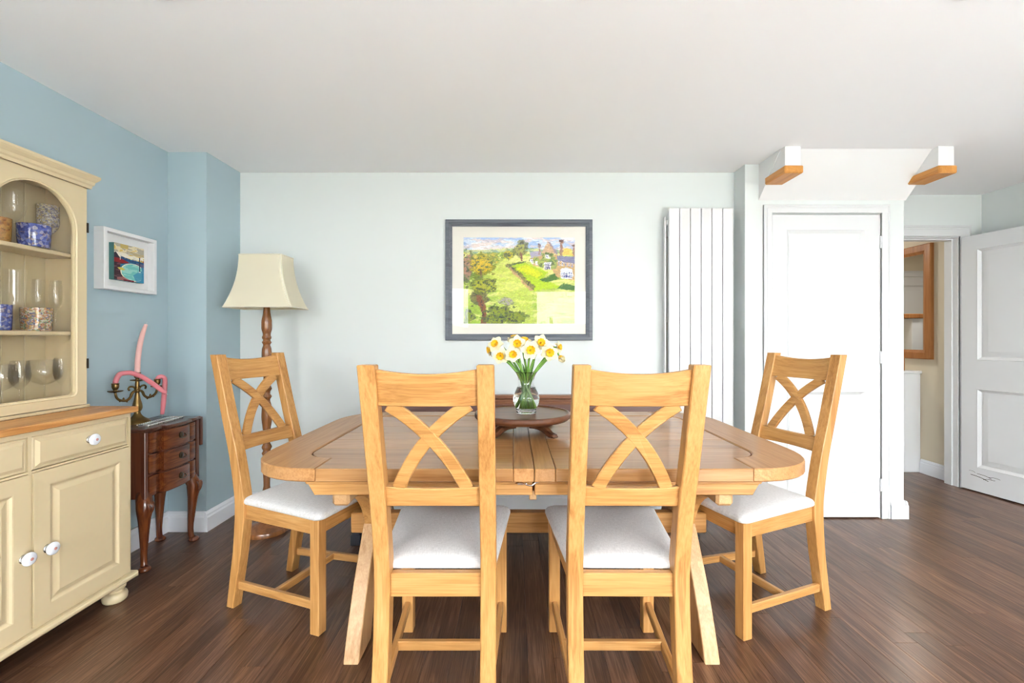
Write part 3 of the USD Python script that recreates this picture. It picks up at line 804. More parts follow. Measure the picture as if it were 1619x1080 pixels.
# ------------------------------------------------------------------ revolving tray, vase and daffodils
TC = np.array([.039, 1.94])
t = thing('lazy_susan', 'round dark wood tray stand on carved feet in the middle of the table', 'tray', (*TC, TZ))
R0 = .208
obj('tray_top', lathe([(0, .055), (.05, .055), (.185, .055), (.198, .058), (R0 - .001, .066), (R0 + .001, .072), (R0, .083), (R0 - .004, .087), (R0 - .009, .0875), (R0 - .013, .084), (R0 - .016, .0815), (0, .0812)], 72, (*TC, TZ)), 'tray_wood', t, 40)
obj('column', lathe([(0, .03), (.05, .03), (.055, .04), (.05, .055), (0, .055)], 28, (*TC, TZ)), 'tray_wood', t, 40)
for k in range(4):
    a = math.radians(45 + 90 * k)
    prof = np.vstack([bez((.05, .055), (.12, .055), (.165, .018), 10), [(.185, .014), (.192, .004), (.188, 0)], [(.160, 0)], bez((.150, .004), (.115, .030), (.05, .022), 8)])
    m = ext(prof[::-1], .030, .004)
    m = axes(m, (math.cos(a), math.sin(a), 0), (0, 0, 1), (math.sin(a), -math.cos(a), 0), (TC[0] - .015 * math.sin(a), TC[1] + .015 * math.cos(a), TZ))
    obj('foot', m, 'tray_wood', t, 30)
VZ = TZ + .0815
VC = np.array([.055, 1.93])
t = thing('vase', 'clear glass vase of daffodils standing on the round tray', 'vase', (*VC, VZ))
vp = spline_profile([(0.001, 0), (.038, 0), (.044, .004), (.043, .012), (.045, .020), (.0555, .045), (.0578, .065), (.053, .085), (.042, .108), (.0345, .130), (.0335, .142), (.038, .160), (.0485, .181)], 60)
vin = spline_profile([(.0465, .181), (.036, .160), (.0315, .142), (.0325, .130), (.040, .108), (.051, .085), (.0555, .065), (.053, .045), (.042, .024), (.030, .017), (.001, .016)], 50)
obj('glass_wall', lathe(np.vstack([vp, vin]), 48, (*VC, VZ)), 'vase_glass', t, True)
wv = spline_profile([(.001, .0155), (.0304, .0165), (.0424, .0235), (.0534, .045), (.0559, .065), (.0514, .085), (.0404, .108), (.0375, .115), (.001, .115)], 40)
obj('water', lathe(wv, 40, (*VC, VZ)), 'water', t, 60)


def petal_mesh(L, W, cup, twist):
    n, k = 7, 5
    u = np.linspace(0, 1, n)[:, None]; s = np.linspace(-1, 1, k)[None]
    wid = W * 1.2 * np.sin(np.pi * np.clip(u * .86 + .12, 0, 1)) ** .8
    x = u * L + 0 * s; y = s * wid
    z = cup * np.sin(u * 2.4) * L * .5 + .18 * wid * s ** 2 + twist * s * u * .006
    v = np.stack([x, y, z], -1).reshape(-1, 3); v2 = v - [0, 0, .0007]
    f = []
    for i in range(n - 1):
        for j in range(k - 1):
            a = i * k + j; f += [(a, a + k, a + k + 1), (a, a + k + 1, a + 1)]
    f = np.array(f); N = n * k
    return tm(np.vstack([v, v2]), np.vstack([f, f[:, ::-1] + N]))


def frame_of(d):
    d = np.asarray(d, float) / np.linalg.norm(d)
    a = np.cross((0, 0, 1.), d); a /= np.linalg.norm(a)
    return a, np.cross(d, a), d


def daffodil(px, py, Y, face, size, label, k, closed=0.0):
    c = at(px, py, Y)
    base = np.array([VC[0] + .020 * math.cos(k * 2.4), VC[1] + .020 * math.sin(k * 2.4), VZ + .022])
    t = thing('daffodil', label, 'flower', base, 0, 'daffodils in the glass vase')
    size *= 1.2
    A, B, D = frame_of(face)
    rng = np.random.default_rng(100 + k)
    for i in range(6):
        a = math.radians(60 * i + rng.uniform(-7, 7) + 13 * k)
        e = A * math.cos(a) + B * math.sin(a); g = np.cross(D, e)
        m = petal_mesh(size * rng.uniform(.92, 1.06), size * .36, (.12 + rng.uniform(-.15, .12)) + closed, rng.uniform(-1, 1))
        if closed > .5:
            e2 = e * .45 + D * .9; e2 /= np.linalg.norm(e2); d2 = np.cross(e2, g)
        else:
            e2, d2 = e, D
        obj('petal', axes(m, e2, g, d2, c - D * (.001 * (i % 2)) + e * .002), 'petal_cream', t, True)
    cr = size * .40
    n = 24
    prof = [(.002, 0), (cr * .55, .002), (cr * .80, cr * .55), (cr * 1.0, cr * .95), (cr * 1.16, cr * 1.1), (cr * 1.10, cr * 1.06), (cr * .93, cr * .93), (cr * .72, cr * .5), (cr * .45, .004), (.001, .003)]
    m = lathe(prof, n)
    an = np.arctan2(m.vertices[:, 1], m.vertices[:, 0]); rr = np.hypot(m.vertices[:, 0], m.vertices[:, 1])
    fr = np.clip((rr / cr - .85) / .3, 0, 1) * .12 * np.sin(an * 9 + k)
    m.vertices[:, :2] *= (1 + fr)[:, None]
    co = obj('corona', axes(m, A, B, D, c), 'corona_yellow', t, True)
    st = [lathe([(0, 0), (.0016, .001), (.0018, cr * .5), (0, cr * .62)], 6, (cr * .2 * math.cos(j), cr * .2 * math.sin(j), 0)) for j in range(6)]
    obj('stamen', axes(cat(st), A, B, D, c), 'anther', co, True)
    neck = c - D * .030
    drop = neck + np.array([0, 0, -.012]) - D * .006
    mouth = np.array([VC[0] + (c[0] - VC[0]) * .22 + .006 * math.cos(k * 1.9), VC[1] + (c[1] - VC[1]) * .15 + .011 * math.sin(k * 1.9), VZ + .155])
    mouth[0] = np.clip(mouth[0], VC[0] - .026, VC[0] + .026)
    low = np.array([VC[0] * 2 - mouth[0] + .012 * math.cos(k), VC[1] + .018 * math.sin(k * 2.1), VZ + .03])
    low[0] = VC[0] + np.clip(-(mouth[0] - VC[0]) * 1.1 + .020 * math.cos(k * 3.3), -.034, .034); low[2] = VZ + .024
    pts = np.array([low, (low + mouth) / 2 + (0, 0, .0), mouth, mouth + (drop - mouth) * .5 + (0, 0, .008), drop + (0, 0, .004), neck, c - D * .004])
    obj('stem', tube(pts, [.0052, .0056, .0054, .0048, .0040, .0034, .0042], 8, smooth=28), 'stem_green', t, True)
    obj('spathe', tube([neck - (0, 0, .006), neck + (.001, 0, .008), neck + D * .012 + (0, 0, .004)], [.002, .004, .001], 6), 'spathe', t, True)
    return t


HEADS = [(783.8, 545, 1.93, (-.35, -.8, .35), .030, 'daffodil facing up at the far left of the bunch, above another'),
         (791.5, 562.5, 1.88, (-.15, -1, -.12), .030, 'daffodil low on the left of the bunch, facing the viewer'),
         (817.4, 543.5, 1.89, (.05, -1, .10), .031, 'daffodil at the top centre of the bunch, in front of white petals'),
         (811.3, 560, 1.85, (-.05, -1, -.02), .029, 'daffodil low in the middle of the bunch, left of the largest central one'),
         (838.8, 553.7, 1.84, (.05, -1, .05), .033, 'largest daffodil in the centre of the bunch, facing the viewer'),
         (854.5, 542.5, 1.92, (.2, -.9, .25), .032, 'daffodil at the upper right of the bunch, tilted up'),
         (868.5, 557.5, 1.86, (.15, -1, .02), .032, 'daffodil low on the right of the bunch with an orange cup'),
         (882.8, 549, 1.95, (.9, -.55, .1), .024, 'small half open daffodil at the far right of the bunch'),
         (884.5, 563, 1.93, (.6, -.5, -.75), .028, 'drooping daffodil at the lower right edge of the bunch'),
         (775.5, 553, 1.97, (-.95, -.3, -.1), .028, 'daffodil turned away at the left edge of the bunch'),
         (829, 540, 1.99, (.15, -.5, .9), .030, 'daffodil turned up behind the top centre of the bunch'),
         (813, 536, 2.00, (-.1, .35, .9), .028, 'daffodil seen from behind at the very top of the bunch')]
for k, (px, py, Y, fc, sz, lb) in enumerate(HEADS):
    daffodil(px, py, Y, fc, sz, lb, k, closed=.9 if k in (8,) else 0)
for k, (px, py, tx) in enumerate(((797, 549, -.02), (846, 568, .02), (826, 575, .0))):
    c = at(px, py, 1.95)
    m0 = np.array([VC[0] + tx * .8, VC[1] + .01, VZ + .15])
    tag(obj('leaf', tube([(VC[0] - tx, VC[1], VZ + .025), m0, (m0 + c) / 2 + (0, 0, .006), c], [.005, .0055, .005, .0008], 6, smooth=16), 'leaf_green', None, True), ['green daffodil leaf reaching left behind the flowers', 'green daffodil leaf leaning right between stems', 'short upright daffodil leaf in the middle of the vase'][k], 'leaf', None)

# ------------------------------------------------------------------ pictures
def inpoly(u, v, poly):
    poly = np.asarray(poly); c = np.zeros(u.shape, bool)
    for (x0, y0), (x1, y1) in zip(poly, np.roll(poly, -1, 0)):
        if y0 != y1:
            c ^= ((y0 > v) != (y1 > v)) & (u < (x1 - x0) * (v - y0) / (y1 - y0) + x0)
    return c


def srgb(*c):
    c = np.array(c) / 255.0
    return np.where(c <= .04045, c / 12.92, ((c + .055) / 1.055) ** 2.4)


def canvas(nu, nv):
    u, v = np.meshgrid(np.linspace(0, 1, nu), np.linspace(0, 1, nv))
    f = []
    i = np.arange(nv - 1)[:, None] * nu + np.arange(nu - 1)[None]
    i = i.ravel()
    f = np.vstack([np.stack([i, i + nu, i + nu + 1], 1), np.stack([i, i + nu + 1, i + 1], 1)])
    return u, v, f


def nz(u, v, s, seed, sv=None):
    return meshkit.fbm(np.stack([u * s, v * (sv or s), np.zeros_like(u)], -1), 4, seed)


def put_col(C, mask, col, a=1.0):
    m = np.asarray(mask, float)[..., None] * a
    C[:] = C * (1 - m) + m * np.asarray(col)


def foliage(C, u, v, cx, cy, rx, ry, seed, pal, dens=.5):
    d = np.hypot((u - cx) / rx, (v - cy) / ry)
    n = nz(u, v, 26, seed); n2 = nz(u, v, 60, seed + 5)
    put_col(C, (d + (n - .5) * 1.3) < .85, pal[0], .85)
    put_col(C, ((d + (n2 - .5) * 1.2) < .8) & (n2 > .47), pal[1], .9)
    put_col(C, ((d + (n - .5)) < .8) & (n2 < .40), pal[2], .9)


def strokes(C, n, seed):
    """Short brush and pencil strokes over a flat colouring."""
    r = np.random.default_rng(seed); h, w = C.shape[:2]; out = C.copy()
    for k in range(n):
        y, x = r.uniform(0, h - 1), r.uniform(0, w - 1)
        c = C[int(y), int(x)]
        g = c[1] > 1.12 * c[2]
        a = r.normal(-.5 if g else 0.05, .6 if g else .12)
        L, wd = r.uniform(2, 6.5), r.uniform(.5, 1.1)
        m = int(L) + 1
        y0, y1, x0, x1 = max(0, int(y) - m), min(h, int(y) + m + 2), max(0, int(x) - m), min(w, int(x) + m + 2)
        yy, xx = np.mgrid[y0:y1, x0:x1]
        s, t = (xx - x) * math.cos(a) + (yy - y) * math.sin(a), -(xx - x) * math.sin(a) + (yy - y) * math.cos(a)
        al = (np.clip(1 - np.abs(t) / wd, 0, 1) * (np.abs(s) < L) * .75)[..., None]
        col = np.clip(c * r.uniform(.62, 1.45) + r.normal(0, .02, 3) + (.06 if r.random() < .2 else 0), 0, 1)
        out[y0:y1, x0:x1] = out[y0:y1, x0:x1] * (1 - al) + col * al
    return out


def landscape(nu, nv):
    u, v, f = canvas(nu, nv)
    u0, v0 = u, v
    u, v = u + .022 * (nz(u, v, 38, 61) - .5), v + .026 * (nz(u, v, 42, 62) - .5)
    n1, n2, n3 = nz(u, v, 5, 1, 12), nz(u, v, 30, 2), nz(u, v, 9, 3, 40)
    C = np.zeros(u.shape + (3,))
    C[:] = srgb(206, 216, 232)
    put_col(C, n1 > .5, srgb(232, 232, 238)); put_col(C, n1 < .40, srgb(170, 190, 222)); put_col(C, (n3 > .58), srgb(225, 205, 200), .6)
    g = np.clip((v - .13) / .87, 0, 1)[..., None]
    lawn = srgb(212, 216, 140) * (1 - g) + srgb(150, 178, 82) * g
    lw = v > .13 + .012 * np.sin(u * 9)
    C[lw] = lawn[lw]
    put_col(C, lw & (v < .20) & (n2 > .45), srgb(130, 150, 110)); put_col(C, lw & (v < .17), srgb(140, 165, 165), .6)
    put_col(C, lw & (n3 > .55), srgb(232, 228, 168), .55); put_col(C, lw & (n3 < .40), srgb(140, 168, 78), .5)
    put_col(C, inpoly(u, v, [(.0, .2), (.33, .17), (.42, .2), (.3, .32), (.1, .55), (0, .55)]) & (n2 > .35), srgb(118, 138, 66)); put_col(C, inpoly(u, v, [(.0, .2), (.4, .17), (.3, .3), (0, .45)]) & (n2 > .55), srgb(190, 176, 96))
    put_col(C, inpoly(u, v, [(.33, .24), (.40, .25), (.52, .45), (.62, .62), (.62, 1), (.35, 1), (.30, .6), (.22, .5)]), srgb(198, 208, 118), .55)
    put_col(C, inpoly(u, v, [(.42, .33), (.55, .29), (.76, .40), (.70, .49), (.82, .53), (.88, .58), (.62, .62), (.55, .50)]), srgb(170, 196, 34), .9)
    put_col(C, inpoly(u, v, [(.46, .36), (.56, .31), (.72, .42), (.66, .47)]), srgb(214, 214, 60), .7)
    put_col(C, inpoly(u, v, [(.68, .49), (.84, .40), (.86, .48), (.74, .52)]), srgb(62, 104, 44)); put_col(C, inpoly(u, v, [(.84, .60), (.90, .53), (1, .56), (1, .62)]), srgb(60, 100, 50))
    for k in range(10):
        q = k / 9; cx, cy = .40 + .21 * q, .32 + .25 * q
        foliage(C, u, v, cx, cy, .022 + .012 * q, .026 + .014 * q, 40 + k, [srgb(96, 108, 62), srgb(140, 128, 90), srgb(56, 62, 50)])
    put_col(C, inpoly(u, v, [(.41, .33), (.39, .31), (.56, .27), (.57, .29)]), srgb(78, 100, 50))
    # path between lawn and wall, pale terrace at lower right
    put_col(C, inpoly(u, v, [(.40, .36), (.42, .35), (.63, .62), (.60, .62)]), srgb(196, 160, 130), .8)
    # house
    stone, roof, dk = srgb(190, 160, 120), srgb(122, 122, 152), srgb(60, 64, 110)
    put_col(C, inpoly(u, v, [(.60, .22), (.70, .20), (.84, .20), (1, .26), (1, .50), (.84, .46), (.80, .38), (.60, .31)]), stone)
    put_col(C, inpoly(u, v, [(.84, .21), (1, .22), (1, .30), (.84, .27)]), roof)
    put_col(C, inpoly(u, v, [(.60, .17), (.69, .15), (.70, .21), (.60, .24)]), srgb(170, 164, 186))
    put_col(C, inpoly(u, v, [(.695, .18), (.755, .045), (.835, .19), (.76, .2)]), srgb(196, 168, 142)); put_col(C, inpoly(u, v, [(.755, .045), (.775, .05), (.85, .19), (.835, .2)]), srgb(150, 136, 150))
    for x0, x1, y0, y1 in ((.865, .893, .03, .21), (.675, .69, .08, .2), (.985, 1., .09, .22)):
        put_col(C, inpoly(u, v, rect(x0, x1, y0, y1)), srgb(150, 116, 104)); put_col(C, inpoly(u, v, rect(x0 - .006, x1 + .006, y0 - .01, y0 + .02)), srgb(110, 84, 84))
    put_col(C, inpoly(u, v, [(.895, .12), (.97, .13), (.99, .21), (.895, .2)]), srgb(222, 196, 120))
    for cx, cy, rx, ry in ((.64, .26, .05, .05), (.76, .23, .06, .06), (.80, .31, .05, .07), (.70, .30, .05, .05)):
        foliage(C, u, v, cx, cy, rx, ry, int(cx * 100), [srgb(118, 140, 80), srgb(160, 172, 98), srgb(72, 92, 56)])
    for x0, x1, y0, y1 in ((.725, .785, .285, .37), (.74, .77, .20, .24), (.60, .625, .25, .31), (.645, .665, .27, .32)):
        put_col(C, inpoly(u, v, rect(x0, x1, y0, y1)), srgb(236, 236, 240)); put_col(C, inpoly(u, v, rect(x0 + .008, x1 - .008, y0 + .012, y1)) & (np.sin(u * 420) > -.3), dk)
    for k in range(5):
        put_col(C, inpoly(u, v, rect(.85 + .03 * k, .865 + .03 * k, .275 + .006 * k, .32 + .006 * k)), srgb(228, 226, 232))
        put_col(C, inpoly(u, v, rect(.853 + .03 * k, .862 + .03 * k, .282 + .006 * k, .318 + .006 * k)), srgb(100, 100, 130))
    put_col(C, inpoly(u, v, [(.87, .37), (.92, .345), (.975, .37), (.985, .45), (.96, .48), (.89, .48), (.87, .44)]), srgb(226, 230, 240)); put_col(C, inpoly(u, v, rect(.885, .97, .40, .465)) & (np.sin(u * 300) > -.2), srgb(60, 70, 130))
    # trees
    T0 = [srgb(112, 124, 60), srgb(190, 178, 80), srgb(66, 72, 52)]
    foliage(C, u, v, .51, .13, .07, .11, 71, [srgb(104, 110, 66), srgb(160, 160, 98), srgb(66, 66, 60)]); put_col(C, inpoly(u, v, [(.50, .16), (.515, .16), (.535, .27), (.52, .27)]), srgb(120, 84, 74))
    foliage(C, u, v, .40, .20, .06, .07, 73, T0); foliage(C, u, v, .03, .33, .06, .22, 74, [srgb(92, 98, 74), srgb(166, 124, 110), srgb(50, 54, 52)])
    foliage(C, u, v, .16, .32, .14, .13, 75, [srgb(128, 128, 52), srgb(206, 178, 62), srgb(70, 80, 46)]); put_col(C, inpoly(u, v, [(.14, .38), (.16, .38), (.165, .46), (.15, .46)]), srgb(104, 74, 56))
    foliage(C, u, v, .14, .68, .10, .12, 79, [srgb(84, 84, 62), srgb(120, 116, 72), srgb(46, 46, 50)]); foliage(C, u, v, .19, .56, .15, .11, 76, [srgb(104, 116, 48), srgb(170, 172, 78), srgb(58, 68, 44)])
    put_col(C, inpoly(u, v, [(.11, .68), (.15, .66), (.19, .76), (.215, .94), (.21, 1), (.15, 1), (.165, .88), (.13, .76)]), srgb(124, 78, 56)); put_col(C, inpoly(u, v, [(.15, .70), (.165, .74), (.19, .93), (.165, .9)]) & (n2 > .45), srgb(70, 44, 40))
    for cx, cy, rx, ry, s in ((.34, .90, .16, .13, 81), (.46, .94, .12, .1, 82), (.28, .97, .12, .08, 83), (.38, .74, .10, .06, 84), (.05, .92, .06, .1, 85)):
        foliage(C, u, v, cx, cy, rx, ry, s, [srgb(76, 96, 50), srgb(134, 146, 62), srgb(48, 52, 52)] if s != 84 else [srgb(176, 190, 110), srgb(160, 150, 160), srgb(110, 110, 100)])
    put_col(C, inpoly(u, v, [(.56, .70), (.62, .62), (1, .62), (1, 1), (.56, 1)]) & (n2 > .5), srgb(176, 190, 104), .6)
    C = strokes(C, 7000, 21)
    C *= 1 + .35 * (nz(u0 + v0 * .6, v0 - u0 * .5, 55, 9, 210) - .5)[..., None]
    C = np.clip(C.mean(-1, keepdims=True) + 1.3 * (C - C.mean(-1, keepdims=True)), 0, 1) * 1.1
    C = C * .90 + .05 * np.array([.9, .88, .75]) * (.6 + .8 * nz(u0, v0, 120, 31)[..., None])
    return u0, v0, f, np.clip(C, 0, 1)


def seaside(nu, nv):
    u, v, f = canvas(nu, nv)
    n1, n2, n3 = nz(u, v, 3, 11, 9), nz(u, v, 20, 12), nz(u, v, 6, 13, 30)
    C = np.zeros(u.shape + (3,)); C[:] = srgb(226, 214, 178)
    put_col(C, n1 > .52, srgb(218, 186, 96)); put_col(C, n1 < .42, srgb(178, 170, 152)); put_col(C, (v > .24) & (v < .36) & (n3 > .4), srgb(236, 230, 214)); put_col(C, (v > .16) & (v < .26) & (u > .4), srgb(160, 152, 140), .6)
    put_col(C, (u > .2) & (u < .45) & (v < .12), srgb(196, 166, 60), .7)
    sea = v > .37 + .03 * u
    put_col(C, sea, srgb(32, 96, 140)); put_col(C, sea & (n3 > .55), srgb(50, 124, 160))
    put_col(C, inpoly(u, v, [(.2, .33), (.5, .38), (1, .42), (1, .50), (.7, .47), (.4, .45), (.2, .42)]) & (n2 > .4), srgb(38, 74, 120))
    put_col(C, (u > .70) & (v > .50), srgb(64, 138, 176)); put_col(C, (u > .72) & (v > .45) & (v < .55), srgb(96, 96, 128))
    d = ((u - .62) / .42) ** 2 + ((v - .74) / .25) ** 2
    dk = inpoly(u, v, [(0, .28), (.05, .24), (.2, .40), (.5, .48), (.2, .56), (.18, .70), (.35, .86), (.75, 1), (0, 1)])
    put_col(C, dk, srgb(60, 36, 46)); put_col(C, dk & (v > .40) & (v < .52), srgb(138, 36, 40)); put_col(C, dk & (n3 > .58) & (v > .5), srgb(104, 70, 80)); put_col(C, dk & (v < .40), srgb(50, 46, 60))
    put_col(C, (d < 1.0) & (u < .9), srgb(240, 234, 206)); put_col(C, (d < .86) & (u < .92) & (u > .24), srgb(118, 196, 190)); put_col(C, (d < .8) & (n3 > .57), srgb(170, 220, 208), .7)
    put_col(C, inpoly(u, v, [(.7, .95), (.62, .82), (.8, .70), (1, .62), (1, 1), (.75, 1)]), srgb(58, 140, 178), .8)
    put_col(C, inpoly(u, v, [(.10, .66), (.25, .64), (.36, .69), (.3, .72), (.16, .71)]), srgb(206, 188, 84))
    put_col(C, inpoly(u, v, rect(.185, .205, .24, .44)), srgb(232, 230, 226))
    put_col(C, inpoly(u, v, rect(.83, .865, .28, .70)), srgb(28, 52, 78)); put_col(C, inpoly(u, v, rect(.81, .885, .68, .71)), srgb(222, 226, 222))
    put_col(C, inpoly(u, v, rect(.91, .99, .34, .41)) & (n2 > .42), srgb(140, 52, 52))
    put_col(C, inpoly(u, v, [(.1, .93), (.3, .89), (.55, .98), (.5, 1), (.1, 1)]), srgb(170, 110, 108), .8); put_col(C, (v > .96) & (u > .3) & (u < .65), srgb(110, 24, 40))
    return u, v, f, np.clip(C, 0, 1)


# large landscape on the back wall
x0, x1, z0, z1, YW = -.463, .536, 1.160, 1.982, YB
t = thing('landscape_picture', 'large framed landscape painting of a country house garden on the pale wall', 'picture', ((x0 + x1) / 2, YW, z0))
fprof = [(0, 0), (0, .026), (.004, .030), (.022, .030), (.026, .024), (.030, .024), (.034, .020), (.043, .016), (.044, .008), (.044, 0)]
fm = on_back(ring_loft(x0, x1, z0, z1, fprof, close=True), YW)
obj('frame', fm, 'frame_grey', t, False, label='dark blue grey moulded frame')
obj('mount', box(x0 + .04, x1 - .04, YW - .006, YW - .001, z0 + .04, z1 - .04), 'mat_cream', t, False, label='cream mount')
a0, a1, b0, b1 = -.342, .418, 1.275, 1.863
u, v, f, C = landscape(320, 250)
pts = np.stack([a0 + u * (a1 - a0), np.full(u.shape, YW - .0068), b1 - v * (b1 - b0)], -1).reshape(-1, 3)
obj('painting', tm(pts, f), 'painted', t, False, paint=C.reshape(-1, 3), label='painting of lawns, trees and a stone country house')
obj('glass', box(x0 + .043, x1 - .043, YW - .0125, YW - .0105, z0 + .043, z1 - .043), 'picture_glass', t, False)
# small seaside block on the left wall
y0, y1, z0, z1 = 2.225, 2.555, 1.424, 1.738
t = thing('seaside_picture', 'small square seaside painting in a deep white box frame on the blue wall', 'picture', (XL, (y0 + y1) / 2, z0))
obj('frame', on_left(ring_loft(y0, y1, z0, z1, [(0, 0), (0, .05), (.002, .052), (.018, .052), (.020, .05), (.020, .012), (.02, 0)], close=True), XL), 'frame_white', t, False)
obj('mount', box(XL, XL + .014, y0 + .018, y1 - .018, z0 + .018, z1 - .018), 'mat_white', t, False)
c0, c1, e0, e1 = 2.293, 2.478, 1.480, 1.672
obj('canvas_block', box(XL + .014, XL + .0405, c0, c1, e0, e1), 'canvas_teal', t, False, label='teal sided canvas block')
u, v, f, C = seaside(150, 150)
pts = np.stack([np.full(u.shape, XL + .041), c0 + u * (c1 - c0), e1 - v * (e1 - e0)], -1).reshape(-1, 3)
obj('painting', tm(pts, f), 'painted', t, False, paint=C.reshape(-1, 3), label='painting of a turquoise bay under a yellow sky')

# ------------------------------------------------------------------ radiator
t = thing('radiator', 'tall white vertical panel radiator on the pale wall', 'radiator', (1.24, 2.98, .25))
rx0, rw = 1.03, .0715
for k in range(6):
    a = rx0 + k * rw
    obj('radiator_panel', axes(ext(rrect(a + .0015, a + rw - .0015, 2.935, 2.957, .006, 3), 1.79, .004), (1, 0, 0), (0, 1, 0), (0, 0, 1), (0, 0, .25)), 'radiator_white', t, 30)
for z in (.33, 1.95):
    obj('header', box(rx0 - .006, rx0 + 6 * rw + .006, 2.958, 2.99, z - .02, z + .02, .006), 'radiator_white', t, False)
obj('side_rail', box(rx0 - .018, rx0 - .008, 2.965, 2.985, .26, 1.99, .002), 'radiator_white', t, False)
for z in (.40, 1.30, 1.88):
    obj('bracket', box(rx0 + .0, rx0 + .03, 2.99, 3.033, z - .02, z + .02, .002), 'radiator_white', t, False)
obj('valve', cat([lathe([(0, 0), (.012, 0), (.012, .05), (.02, .055), (.02, .10), (.012, .11), (0, .11)], 16, (rx0 + .01, 2.975, .2)), tube([(rx0 + .01, 2.975, .21), (rx0 + .01, 2.975, 0)], .0075, 10)]), 'chrome', t)

# ------------------------------------------------------------------ floor lamp
LX, LY = -1.505, 2.70
t = thing('floor_lamp', 'standard lamp with a turned wooden stem and cream shade', 'lamp', (LX, LY, 0))
lp = [(.0, 0), (.125, 0), (.128, .012), (.122, .026), (.10, .034), (.085, .045), (.05, .055), (.03, .07), (.024, .09), (.022, .13), (.030, .16), (.033, .18), (.024, .20), (.024, .21), (.033, .225), (.024, .245), (.018, .28), (.021, .36), (.026, .42), (.021, .46), (.028, .475), (.020, .49), (.028, .51), (.018, .54), (.020, .60),
      (.029, .70), (.026, .76), (.018, .80), (.028, .82), (.019, .835), (.019, .85), (.028, .865), (.022, .885), (.018, .94), (.022, 1.0), (.028, 1.07), (.026, 1.11), (.019, 1.135), (.027, 1.15), (.019, 1.162), (.027, 1.178), (.021, 1.195), (.029, 1.235), (.029, 1.27), (.020, 1.33), (.017, 1.38), (.022, 1.40), (.012, 1.42), (.012, 1.47), (0, 1.47)]
lp = np.array(lp)
q = spline_profile(lp[11:], 150)
obj('base', lathe(np.vstack([lp[:10], [(0, .13)]]), 40, (LX, LY, 0)), 'lamp_wood', t, 45)
obj('stem', lathe(np.vstack([[(0, .12)], [(.022, .12)], q]), 24, (LX, LY, 0)), 'lamp_wood', t, 60)
ZT, ZB = 1.672, 1.358
ctop, cbot = (.128, .082), (.205, .112)


def shade(off, nz_=16, nc=4):
    """Rings of a rectangular bell shade with clipped corners."""
    v = []; n = None
    for k in range(nz_ + 1):
        s = k / nz_; g = s ** 2.1
        a = ctop[0] + (cbot[0] - ctop[0]) * g - off; b = ctop[1] + (cbot[1] - ctop[1]) * g - off
        c = .012
        ring = [(-a + c, -b), (a - c, -b), (a, -b + c), (a, b - c), (a - c, b), (-a + c, b), (-a, b - c), (-a, -b + c)]
        n = len(ring); v += [(x, y, ZT + (ZB - ZT) * s) for x, y in ring]
    return np.array(v), n


va, n = shade(0); vb, _ = shade(.002)
f = []
for i in range(16):
    for j in range(n):
        a, b = i * n + j, i * n + (j + 1) % n
        f += [(a, a + n, b + n), (a, b + n, b)]
f = np.array(f)
edge = []
N = len(va)
for j in range(n):
    k = (j + 1) % n
    edge += [(j, k, N + k), (j, N + k, N + j)]
    a, b = 16 * n + j, 16 * n + k
    edge += [(b, a, N + a), (b, N + a, N + b)]
sm = tm(np.vstack([va, vb]) + [LX, LY, 0], np.vstack([f, f[:, ::-1] + N, edge]))
shp = obj('lamp_shade', sm, 'shade_fabric', t, 30, label='cream bell shaped fabric shade')
for z_i in (0, 16):
    r = va[z_i * n:(z_i + 1) * n] + [LX, LY, 0]; r = np.vstack([r, r[:2]])
    obj('piping', tube(r, .0035, 8, cap=False), 'piping', shp, True)
for j in (0, 2, 4, 6):
    obj('piping', tube(np.array([(va[i * n + j] + va[i * n + (j - 1) % n]) / 2 for i in range(17)]) + [LX, LY, 0], .0032, 8), 'piping', shp, True)
obj('shade_carrier', cat([tube([(LX - .126, LY, ZT - .005), (LX + .126, LY, ZT - .005)], .002, 6), tube([(LX, LY - .08, ZT - .005), (LX, LY + .08, ZT - .005)], .002, 6), tube([(LX, LY, 1.45), (LX, LY, ZT - .004)], .004, 8)]), 'old_brass', t)

# ------------------------------------------------------------------ cream dresser
XF = -1.745
t = thing('dresser', 'cream painted dresser with a glazed top and pine worktop', 'dresser', (-1.93, 1.60, 0))
DY0, DY1, DM = 1.175, 2.022, 1.60
obj('carcass', cat([box(XL + .002, XF - .018, DY0, DY1, .105, .835)]), 'dresser_cream', t, False)
obj('face_frame', on_left(board(DY0, DY1, .105, .835, [rect(DM + .006, DY1 - .012, .690, .815), rect(DY0 + .012, DM - .006, .690, .815), rect(DM + .006, DY1 - .012, .118, .683), rect(DY0 + .012, DM - .006, .118, .683)], .014), XF - .018), 'dresser_cream', t, False)
obj('plinth', on_left(loft(rect(DY0 - .02, DY1 + .015, .082, .108), [(0, 0), (0, .39 - .012), (.003, .39 - .004), (.009, .39)]), XL + .0), 'dresser_cream', t, False)
for y in (DY0 + .04, DY1 - .045):
    for x in (XL + .07, XF - .035):
        obj('bun_foot', lathe(spline_profile([(0, 0), (.034, 0), (.044, .010), (.046, .024), (.040, .040), (.030, .046), (.030, .050), (.038, .058), (.040, .068), (.036, .076), (.034, .083), (0, .083)], 40), 32, (x, y, 0)), 'dresser_cream', t, 40)
obj('worktop', box(XL + .001, XF + .016, DY0 - .03, DY1 + .022, .835, .861, .004), 'pine_y', t, False, label='bare pine worktop')


